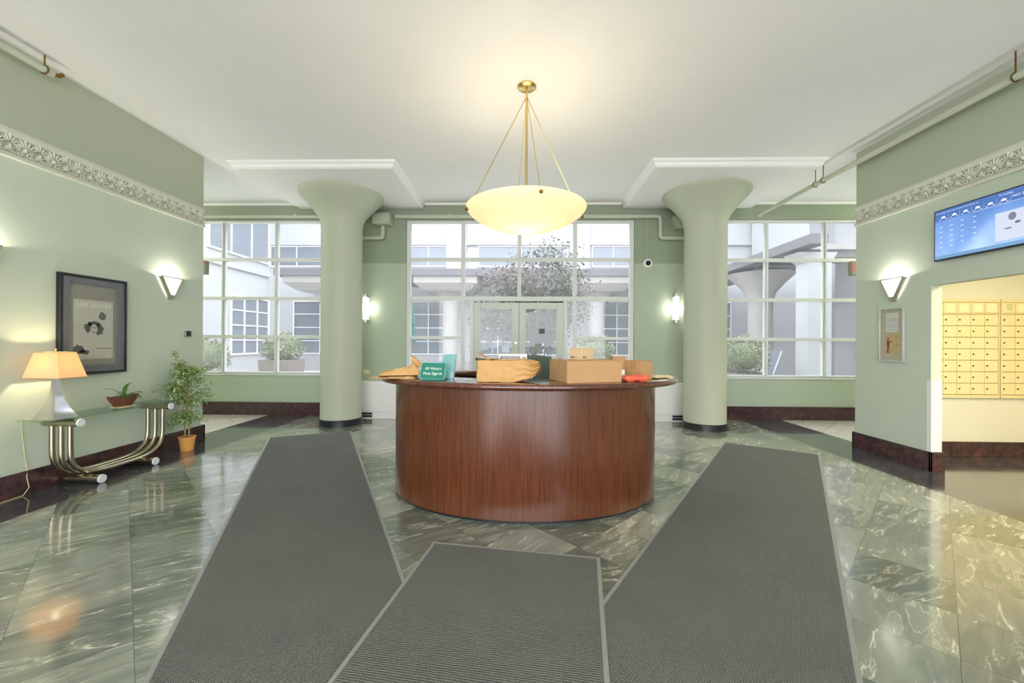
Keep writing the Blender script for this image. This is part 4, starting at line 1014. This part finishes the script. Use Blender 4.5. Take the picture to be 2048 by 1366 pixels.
for q, c_ in (((3.70, 2.50, .03, .035), '#8f8aa0'), ((3.66, 2.44, .022, .012), '#6f7fa0'), ((3.73, 2.40, .03, .006), '#7a6a70')):
    MBq = MB(); MBq.b.faces.new([MBq.b.verts.new((XR - .0519, q[0] + q[2] * math.cos(2 * PI * k / 14), q[1] + q[3] * math.sin(2 * PI * k / 14))) for k in range(14)]); MBq.build('picture_print', emitter('screen_print', c_, .45, '#101018'), t)
text('screen_lettering', 'MAY 5', .03, sw, t, (XR - .0519, 3.70, 2.675), (0, -1, 0), (0, 0, 1), extrude=.0001, align='LEFT')

# mailboxes -------------------------------------------------------------
def mailbank(x0, cols, label, proto=None):
    yb = 5.0715; pit, rp, z0 = .163, .139, .752; nr = 7; x1 = x0 + cols * pit + .024; ztop = 1.905
    t = thing('mailbox_bank', label, 'mailboxes', (x0, yb, .712), 'mailbox banks')
    mb = MB(); mb.box(x0, x1, yb - .012, yb, .712, ztop); mb.build('back_panel', M['mailgap'], t)
    mb = MB(); f = .012
    mb.box(x0, x0 + f, yb - .03, yb - .012, .712, ztop).box(x1 - f, x1, yb - .03, yb - .012, .712, ztop).box(x0 + f, x1 - f, yb - .034, yb - .012, .712, z0 - .004).box(x0 + f, x1 - f, yb - .03, yb - .012, z0 + nr * rp + .002, z0 + nr * rp + .012).box(x0 + f, x1 - f, yb - .034, yb - .012, ztop - .035, ztop)
    mb.build('bank_frame', M['mailbox'], t, bevel=.002)
    first = None
    for r in range(nr):
        for c in range(cols):
            a = x0 + f + c * pit; b = z0 + r * rp
            if first is None:
                d = MB().box(a + .002, a + pit - .002, yb - .024, yb - .0122, b + .003, b + rp - .003).build('mailbox_door', M['mailbox'], t, bevel=.002)
                l = MB().tube([(a + .028, yb - .024, b + rp * .52), (a + .028, yb - .031, b + rp * .52)], .0095, 12).build('lock', M['lock'], d, smooth=True); first = d; a0, b0 = a, b
            else:
                d = copy_tree(first); d.location = first.location + Vector((a - a0, 0, b - b0))
    for c in range(cols):
        a = x0 + f + c * pit; b = z0 + nr * rp + .015
        d = MB().box(a + .002, a + pit - .002, yb - .024, yb - .0122, b, ztop - .038).build('directory_panel', M['mailbox'], t, bevel=.002)
        MB().box(a + .03, a + pit - .03, yb - .0252, yb - .0242, b + .02, ztop - .055).build('name_card', plain('directory_card', '#f6e7bd', .5), d)
    return t
mailbank(4.935, 5, 'cream bank of mailboxes nearest the opening edge in the mail room'); t2 = mailbank(5.785, 5, 'cream bank of mailboxes further right in the mail room')
dp_ = [c for c in t2.children if c.name.startswith('directory_panel')][0]
mb = MB()
for k in range(7): mb.box(5.85, 5.925, 5.0452, 5.0458, 1.775 + k * .011, 1.779 + k * .011)
mb.build('notice_text', plain('brown_ink', '#7c6c40', .6), dp_)
# mail room ceiling lamp
t = thing('ceiling_lamp', 'flat square ceiling lamp in the mail room', 'lamp', (5.6, 3.3, 2.68))
MB().box(5.0, 6.2, 3.0, 3.6, 2.66, 2.699).build('diffuser', emitter('mail_lamp_diffuser', '#ffe6a0', 3.0), t)
add_light('mail_lamp_light', 'AREA', (5.6, 3.3, 2.65), MAIL_POWER, (1.0, .90, .66), 1.2, .6, (0, 0, 0), parent=t)
t = thing('ceiling_lamp', 'second flat ceiling lamp in the mail room near the viewer', 'lamp', (5.4, 2.0, 2.68))
MB().box(4.8, 6.0, 1.8, 2.2, 2.66, 2.699).build('diffuser', emitter('mail_lamp_diffuser', '#ffe6a0', 3.0), t)
add_light('mail_lamp_light', 'AREA', (5.3, 2.1, 2.65), MAIL_POWER * 6, (1.0, .86, .56), 1.0, .4, (0, math.radians(25), 0), parent=t)

# opal fill globes added out of view in the corridor ends to brighten the ceiling
def fill_globe(x, y, label, power):
    t = thing('fill_globe_lamp', label, 'fill lamp', (x, y, H), 'added unseen fill globes')
    MB().lathe([(0, H), (.10, H - .001), (.10, H - .03), (.04, H - .05), (0, H - .05)], (x, y), 32).build('canopy', M['brass'], t, smooth=True)
    MB().tube([(x, y, H - .05), (x, y, H - .35)], .01, 8).build('stem', M['brass'], t)
    MB().ell((x, y, H - .50), (.16, .16, .16), None, 24, 16).build('globe', M['globe'], t, smooth=True)
    add_light('fill_globe_light', 'POINT', (x, y, H - .50), power, (1, .96, .90), .16, parent=t)
fill_globe(-7.85, 5.78, 'added unseen opal fill globe in the window corridor beyond the left wall', 75)
fill_globe(7.85, 5.78, 'added unseen opal fill globe in the window corridor beyond the right wall', 75)
# pendants --------------------------------------------------------------
def pendant(px, py, label, power, tint=(1.0, .93, .80)):
    t = thing('pendant_light', label, 'pendant light', (px, py, H), 'alabaster bowl pendants'); zr, R0 = 2.665, .583
    MB().lathe([(0, H), (.092, H - .001), (.092, H - .014), (.075, H - .026), (.02, H - .032), (0, H - .032)], (px, py), 40).build('canopy', M['brass'], t, smooth=True)
    MB().tube([(px, py, H - .03), (px, py, H - .11)], .012, 10).build('hook', M['brass'], t, smooth=True)
    MB().tube([(px, py, H - .11), (px, py, zr - .15)], .0125, 12).build('stem', M['brass'], t, smooth=True)
    mb = MB(); prof = [(R0 - .008, zr), (R0, zr - .006), (R0 - .006, zr - .022), (.545, zr - .062), (.49, zr - .10), (.41, zr - .142), (.32, zr - .178), (.22, zr - .208), (.12, zr - .226), (0, zr - .233)]
    inner = [(0, zr - .222), (.12, zr - .215), (.22, zr - .197), (.32, zr - .167), (.41, zr - .131), (.485, zr - .09), (.538, zr - .052), (R0 - .016, zr - .01), (R0 - .008, zr)]
    mb.lathe(prof + inner, (px, py), 72); bmesh.ops.remove_doubles(mb.b, verts=mb.b.verts[:], dist=1e-5); mb.build('glass_bowl', M['bowl'], t, smooth=True, flat_angle=80)
    for k in range(4):
        a = math.radians(-90 + 12 + 90 * k); e = Vector((px + (R0 - .035) * math.cos(a), py + (R0 - .035) * math.sin(a), zr - .02)); s0 = Vector((px + .012 * math.cos(a), py + .012 * math.sin(a), H - .12))
        r = MB().tube([s0, e], .0042, 8).build('suspension_rod', M['brass'], t, smooth=True)
        o = Vector((px + (R0 - .012) * math.cos(a), py + (R0 - .012) * math.sin(a), zr - .045)); d = Vector((math.cos(a), math.sin(a), -.35)).normalized()
        MB().tube([e, o - d * .012], .005, 8).build('clip_arm', M['brass'], r); MB().tube([o - d * .004, o + d * .012, o + d * .02], [.016, .016, .009], 14).build('bronze_knob', M['bronze'], r, smooth=True)
    for k in range(3):
        a = 2 * PI * k / 3 + .4; b = (px + .10 * math.cos(a), py + .10 * math.sin(a), zr - .10); MB().ell(b, (.03, .03, .045), None, 12, 8).build('bulb', M['bulb'], t, smooth=True)
    add_light('pendant_bulb_light', 'POINT', (px, py, zr - .085), power, tint, .12, parent=t); return t
pendant(.038, 3.965, 'large cream glass bowl pendant above the reception desk', PEND_POWER)
pendant(.038, -.6, 'cream glass bowl pendant further back in the lobby behind the viewer', PEND_POWER * 8, (1.0, .95, .91))

# ------------------------------------------------------------------ courtyard outside
M['stucco'] = plain('white_stucco', '#9c9ea2', .85, var=.03, scale=2)
M['stucco2'] = plain('grey_stucco', '#7f8085', .9, var=.06, scale=2)
M['concrete'] = plain('weathered_concrete', '#8d8a88', .9, var=.14, scale=3)
M['concdark'] = plain('dark_weathered_slab', '#5b5a5f', .9, var=.18, scale=5)
M['paving'] = plain('courtyard_paving', '#d2d0cc', .9, var=.08, scale=2)
M['winglass'] = plain('facade_window_glass', '#666d78', .15, var=.08, scale=1.5)
M['winframe'] = plain('facade_window_frame', '#cfd0d4', .5, var=.02)
M['bush'] = plain('bush_leaf', '#626c4f', .7, var=.35, scale=12)
M['bushlight'] = plain('bush_leaf_tip', '#949c76', .7, var=.2, scale=12)
M['treeleaf'] = plain('tree_leaf', '#484d41', .7, var=.3, scale=6)
M['treered'] = plain('tree_leaf_red', '#5a4948', .7, var=.3, scale=6)
M['bark'] = plain('tree_bark', '#6d665f', .9, var=.2)
M['planter'] = plain('weathered_wood_planter', '#6f6662', .85, var=.15, scale=10)
M['teak'] = plain('weathered_teak', '#5f5c58', .8, var=.15, scale=12)
M['sling'] = plain('grey_sling_fabric', '#5a6170', .7)
M['umbrella'] = plain('teal_canvas', '#3b6a6c', .8, var=.12)
struct('courtyard_ground', MB().box(-16, 16, D + .26, 24, -.12, -.02), M['paving'], 'pale paving of the courtyard beyond the windows', 'ground')
struct('entrance_ground', MB().box(-9, 9, -14, YB - .21, -.12, -.02), M['paving'], 'pale paving outside the entrance behind the viewer', 'ground')

def facade_window(parent, org, ux, x0, x1, z0, z1, cols, rows, fw=.055):
    """a framed multi-pane window on a wall; org = point at x=0,z=0 of the wall face, ux along the wall, outward normal n"""
    ux = Vector(ux); n = Vector((ux.y, -ux.x, 0)); org = Vector(org)
    P = lambda a, h_, d: org + ux * a + Vector((0, 0, h_)) + n * d
    def bx(mb, a0, a1, h0, h1, d0, d1): mb.hexa([P(a0, h0, d0), P(a1, h0, d0), P(a1, h0, d1), P(a0, h0, d1), P(a0, h1, d0), P(a1, h1, d0), P(a1, h1, d1), P(a0, h1, d1)])
    mb = MB(); bx(mb, x0, x1, z0, z0 + fw, .01, .07); bx(mb, x0, x1, z1 - fw, z1, .01, .07); bx(mb, x0, x0 + fw, z0 + fw, z1 - fw, .01, .07); bx(mb, x1 - fw, x1, z0 + fw, z1 - fw, .01, .07)
    for k in range(1, cols): a = x0 + (x1 - x0) * k / cols; bx(mb, a - fw * .4, a + fw * .4, z0 + fw, z1 - fw, .01, .06)
    for k in range(1, rows): h_ = z0 + (z1 - z0) * k / rows; bx(mb, x0 + fw, x1 - fw, h_ - fw * .4, h_ + fw * .4, .01, .055)
    f = mb.build('window', M['winframe'], parent)
    g = MB(); bx(g, x0 + .01, x1 - .01, z0 + .01, z1 - .01, .008, .03); g.build('pane', M['winglass'], f)
FY = 18.5
t = thing('courtyard_building', 'white building across the courtyard facing the lobby windows', 'building', (0, FY, 0))
MB().box(-16, 14, FY, FY + 3, -.02, 11).build('facade_wall', M['stucco'], t)
for x0, x1 in ((-11.6, -9.1), (-5.15, -3.4), (-2.0, 1.95), (3.15, 5.1)): facade_window(t, (0, FY, 0), (1, 0, 0), x0, x1, 4.75, 5.72, 2, 1)
for x0, x1 in ((-10.5, -8.0), (-5.2, -3.3), (-2.1, 2.0), (3.2, 5.4), (7.2, 9.4)): facade_window(t, (0, FY, 0), (1, 0, 0), x0, x1, .75, 3.2, 2 if x1 - x0 < 3 else 4, 4)
for x in (-3.42, 2.15, 5.15, -8.3): MB().box(x, x + .9, FY - .16, FY, 3.9, 11).build('pilaster', M['stucco'], t)
MB().box(-16, 14, FY - .12, FY, 5.74, 5.82).build('string_course', M['stucco'], t)
t = thing('side_building', 'white wing with ribbon windows left of the courtyard', 'building', (-11.5, 11, 0))
MB().box(-16, -9.4, D + 1.2, 14.9, -.02, 11).build('wing_wall', M['stucco'], t)
facade_window(t, (-9.4, 0, 0), (0, 1, 0), 12.85, 14.85, .88, 2.85, 3, 4); facade_window(t, (-9.4, 0, 0), (0, 1, 0), 11.9, 14.85, 4.15, 7.6, 3, 2)
MB().box(-9.4, -9.32, D + 1.2, 14.9, 3.70, 3.84).build('string_course', M['stucco'], t)
t = thing('grey_side_building', 'grey rendered building right of the courtyard', 'building', (11, 10, 0))
MB().box(9.0, 14, D + .6, 11.9, -.02, 11).build('grey_wall', M['stucco2'], t)
MB().box(10.2, 14, 11.9, FY - .2, -.02, 11).build('set_back_wall', M['stucco'], t)
MB().box(10.15, 10.2, 13.2, 14.6, -.02, 11).build('grey_panel', M['stucco2'], t)
t = thing('loggia', 'weathered concrete canopy on mushroom columns across the courtyard', 'canopy', (0, 16.5, 0))
MB().box(-9.3, 8.9, 15.0, FY - .17, 3.81, 4.06).build('canopy_slab', M['concdark'], t)
for x in (-7.8, -2.86, 2.96):
    cp = MB(); q = 1.2; y = 16.3
    cp.hexa([(x - q * .72, y - q * .72, 3.30), (x + q * .72, y - q * .72, 3.30), (x + q * .72, y + q * .72, 3.30), (x - q * .72, y + q * .72, 3.30), (x - q, y - q, 3.56), (x + q, y - q, 3.56), (x + q, y + q, 3.56), (x - q, y + q, 3.56)]); cp.box(x - q, x + q, y - q, y + q, 3.56, 3.81)
    c = cp.build('drop_panel', M['concrete'], t)
    MB().lathe([(.31, -.02), (.31, 2.75), (.36, 2.95), (.50, 3.15), (.72, 3.31)], (x, 16.3), 32).build('column', M['concrete'], t, smooth=True, flat_angle=60)
t = thing('canopy_arm', 'weathered concrete beam reaching towards the right window on a white pier', 'canopy', (7, 12, 0))
mb = MB(); mb.box(6.75, 7.15, 9.65, 14.98, 3.70, 3.93); mb.build('edge_beam', M['concdark'], t)
MB().box(7.151, 8.9, 10.6, 14.98, 3.78, 3.92).build('canopy_slab', M['concrete'], t)
mb = MB()
for k in range(7): mb.box(7.16, 8.9, 10.7 + k * .6, 10.95 + k * .6, 3.60, 3.779)
mb.build('cross_ribs', M['concdark'], t)
MB().hexa([(7.03, 10.15, -.02), (7.60, 10.15, -.02), (7.60, 10.6, -.02), (7.03, 10.6, -.02), (7.03, 10.15, 3.35), (7.60, 10.15, 3.35), (7.60, 10.6, 3.35), (7.03, 10.6, 3.35)]).build('pier', M['stucco'], t)
mb = MB(); mb.hexa([(7.03, 10.15, 3.351), (7.60, 10.15, 3.351), (7.60, 10.6, 3.351), (7.03, 10.6, 3.351), (6.76, 10.10, 3.599), (7.70, 10.10, 3.599), (7.70, 10.69, 3.599), (6.76, 10.69, 3.599)]); mb.build('pier_haunch', M['stucco'], t)
MB().lathe([(.36, -.02), (.36, 2.7), (.45, 3.0), (.7, 3.3), (1.0, 3.59)], (7.75, 13.4), 32).build('column', M['concrete'], t, smooth=True, flat_angle=60)

def leaf_ball(name_, label, cat, c, r, planter, n, seed, light=.35, squash=1.0):
    rg = random.Random(seed); t = thing(name_, label, cat, (c[0], c[1], -.02)); A, B = MB(), MB()
    for k in range(n):
        d = Vector((rg.gauss(0, 1), rg.gauss(0, 1), rg.gauss(0, 1))).normalized(); rad = r * (rg.uniform(.55, 1.0) ** .5) * (1 + .12 * math.sin(5 * d.x + seed) * math.sin(6 * d.z + d.y * 4))
        p = Vector(c) + Vector((d.x * rad, d.y * rad, d.z * rad * squash)); dd = (d + Vector((rg.uniform(-1, 1), rg.uniform(-1, 1), rg.uniform(-.6, 1)))).normalized()
        (B if rg.random() < light and d.z > -.3 else A).leaf(p, dd, Vector((rg.uniform(-1, 1), rg.uniform(-1, 1), 1)), rg.uniform(.06, .10), rg.uniform(.03, .045))
    A.ell(c, (r * .72, r * .72, r * .72 * squash), None, 12, 8)
    tag(A.build('foliage', M['bush'], t), None, None, None, 'stuff'); tag(B.build('pale_foliage', M['bushlight'], t, label='paler leaf tips'), None, None, None, 'stuff')
    w, h_ = planter; m = MB(); m.hexa([(c[0] - w * .85, c[1] - w * .85, -.02), (c[0] + w * .85, c[1] - w * .85, -.02), (c[0] + w * .85, c[1] + w * .85, -.02), (c[0] - w * .85, c[1] + w * .85, -.02), (c[0] - w, c[1] - w, h_), (c[0] + w, c[1] - w, h_), (c[0] + w, c[1] + w, h_), (c[0] - w, c[1] + w, h_)])
    m.build('planter_box', M['planter'], t, bevel=.01)
    return t
leaf_ball('potted_shrub', 'round clipped shrub in a wooden planter outside the left window', 'plant', (-6.55, 11.0, 1.13), .50, (.42, .84), 1500, 3, .45, .85)
leaf_ball('potted_shrub', 'broad dark shrub in a wooden planter outside the right window', 'plant', (5.72, 10.6, 1.02), .58, (.48, .60), 1700, 5, .35, .85)
leaf_ball('potted_shrub', 'leafy shrub outside the centre window behind the small cardboard box', 'plant', (1.85, 10.4, 1.10), .52, (.40, .55), 1300, 8, .4, .8)
leaf_ball('potted_shrub', 'small shrub outside the lower left pane of the left window', 'plant', (-8.0, 10.2, .95), .48, (.40, .50), 900, 12, .2, 1.0)
# courtyard tree
t = thing('courtyard_tree', 'spreading dull green tree with reddish top in the courtyard', 'tree', (.35, 11.6, -.02))
rg = random.Random(99); br = MB(); A, B = MB(), MB(); TX, TY = .35, 11.6
br.tube([(TX + .05, TY, -.02), (TX, TY, .9), (TX + .06, TY + .05, 1.7), (TX, TY, 2.6), (TX + .25, TY, 3.5), (TX + .45, TY, 4.2)], [.10, .085, .075, .055, .03, .012], 8)
cl = []
for k in range(64):
    z = rg.uniform(1.55, 3.55); a = rg.uniform(0, 2 * PI); env = 1.62 * (1 - ((z - 2.45) / 1.75) ** 2) ** .5 if abs(z - 2.45) < 1.75 else .3
    env *= .86 if z < 2.0 else 1.0
    e = Vector((TX + .12 * (z - 2) + math.cos(a) * env * rg.uniform(.5, 1.0), TY + math.sin(a) * env * rg.uniform(.3, 1) * .8, z)); s0 = Vector((TX, TY, max(1.3, z - .55)))
    br.tube([s0, (s0 + e) / 2 + Vector((0, 0, .18)), e], [.022, .014, .006], 5); cl.append((e, s0, .27))
for (x, z) in ((-.35, 3.85), (.1, 4.05), (.55, 4.25), (.95, 4.15), (1.2, 3.95), (.8, 3.7), (.35, 3.8), (-.75, 3.55), (1.35, 3.6), (-.9, 3.3)):
    e = Vector((TX + x * .9, TY + rg.uniform(-.3, .3), z)); s0 = Vector((TX + .2, TY, 3.2)); br.tube([s0, (s0 + e) / 2 + Vector((0, 0, .08)), e], [.018, .011, .005], 5); cl.append((e, s0, .17))
for e, s0, sp in cl:
    for j in range(150 if sp > .2 else 60):
        q = rg.uniform(.45, 1.05); p = s0.lerp(e, q) + Vector((rg.gauss(0, sp), rg.gauss(0, sp), rg.gauss(0, sp * .8) - .04)); d = Vector((rg.uniform(-1, 1), rg.uniform(-1, 1), rg.uniform(-1.3, .2)))
        red = p.z > 2.9 and p.x < TX + .2
        (B if rg.random() < (.6 if red else .08) else A).leaf(p, d, Vector((rg.uniform(-1, 1), rg.uniform(-1, 1), .6)), rg.uniform(.08, .13), rg.uniform(.05, .075))
br.build('trunk_and_branches', M['bark'], t, smooth=True); tag(A.build('foliage', M['treeleaf'], t), None, None, None, 'stuff'); tag(B.build('red_foliage', M['treered'], t, label='dull red leaves'), None, None, None, 'stuff')
# patio chairs
def patio_chair(x, y, ang, label):
    t = thing('patio_chair', label, 'chair', (x, y, -.02), 'weathered patio chairs'); z = -.02
    for sx_ in (-.25, .25):
        for sy_ in (-.24, .24):
            MB().box(x + sx_ - .025, x + sx_ + .025, y + sy_ - .025, y + sy_ + .025, z, z + (.98 if sy_ > 0 else .66)).build('leg', M['teak'], t)
        MB().box(x + sx_ - .035, x + sx_ + .035, y - .28, y + .21, z + .661, z + .69).build('armrest', M['teak'], t)
    mb = MB()
    for k in range(6): mb.box(x - .24, x + .24, y - .24 + k * .08, y - .18 + k * .08, z + .42, z + .445)
    mb.build('seat', M['teak'], t); mb = MB(); mb.box(x - .222, x + .222, y + .225, y + .255, z + .92, z + .98).box(x - .222, x + .222, y + .225, y + .255, z + .5, z + .55)
    for k in range(6): mb.box(x - .20 + k * .07, x - .155 + k * .07, y + .23, y + .25, z + .551, z + .919)
    mb.build('backrest', M['teak'], t); t.rotation_euler.z = ang
patio_chair(-1.45, 10.0, math.radians(-75), 'weathered wooden armchair outside, seen beyond the green sign'); patio_chair(.72, 10.2, math.radians(170), 'weathered wooden chair outside the doors above the largest cardboard box')
# sun lounger
x0, y0 = 6.15, 11.3; t = thing('sun_lounger', 'white framed grey sling sun lounger outside the right window', 'lounger', (x0, y0, -.02))
for y in (y0 - .28, y0 + .28):
    MB().tube([(x0 + .55, y, .32), (x0 + 1.9, y, .32)], .018, 8).build('side_rail', M['winframe'], t, smooth=True)
    MB().tube([(x0 + .55, y, .33), (x0 + .28, y, .72), (x0 + .62, y, 1.15)], .016, 8) ; MB().tube([(x0 + .50, y, .33), (x0 + .80, y, 1.15)], .016, 8).build('back_frame', M['winframe'], t, smooth=True)
    MB().tube([(x0 + .1, y, -.0), (x0 + .35, y, .50), (x0 + .85, y, .50), (x0 + 1.2, y, 0.0)], .016, 8).build('arm_leg', M['winframe'], t, smooth=True); MB().tube([(x0 + 1.2, y, 0.0), (x0 + 1.45, y, .36), (x0 + 1.7, y, .36), (x0 + 1.9, y, .0)], .016, 8).build('front_leg', M['winframe'], t, smooth=True)
mb = MB(); mb.hexa([(x0 + .50, y0 - .26, .33), (x0 + .52, y0 - .26, .33), (x0 + .52, y0 + .26, .33), (x0 + .50, y0 + .26, .33), (x0 + .79, y0 - .26, 1.15), (x0 + .81, y0 - .26, 1.15), (x0 + .81, y0 + .26, 1.15), (x0 + .79, y0 + .26, 1.15)]); mb.build('sling_back', M['sling'], t)
MB().box(x0 + .53, x0 + 1.9, y0 - .26, y0 + .26, .325, .338).build('sling_seat', M['sling'], t)
# closed parasol
t = thing('closed_parasol', 'closed teal parasol outside the left edge of the centre window', 'parasol', (-2.52, 9.2, -.02))
MB().tube([(-2.52, 9.2, -.02), (-2.52, 9.2, 2.35)], .022, 10).build('pole', M['teak'], t)
MB().lathe([(0, 2.3), (.03, 2.28), (.07, 2.05), (.11, 1.75), (.09, 1.72), (.115, 1.5), (.13, 1.35), (.023, 1.35)], (-2.52, 9.2), 9).build('folded_canopy', M['umbrella'], t)
MB().lathe([(0, -.02), (.25, -.02), (.25, .06), (.05, .10), (.023, .10)], (-2.52, 9.2), 24).build('base', M['concrete'], t)
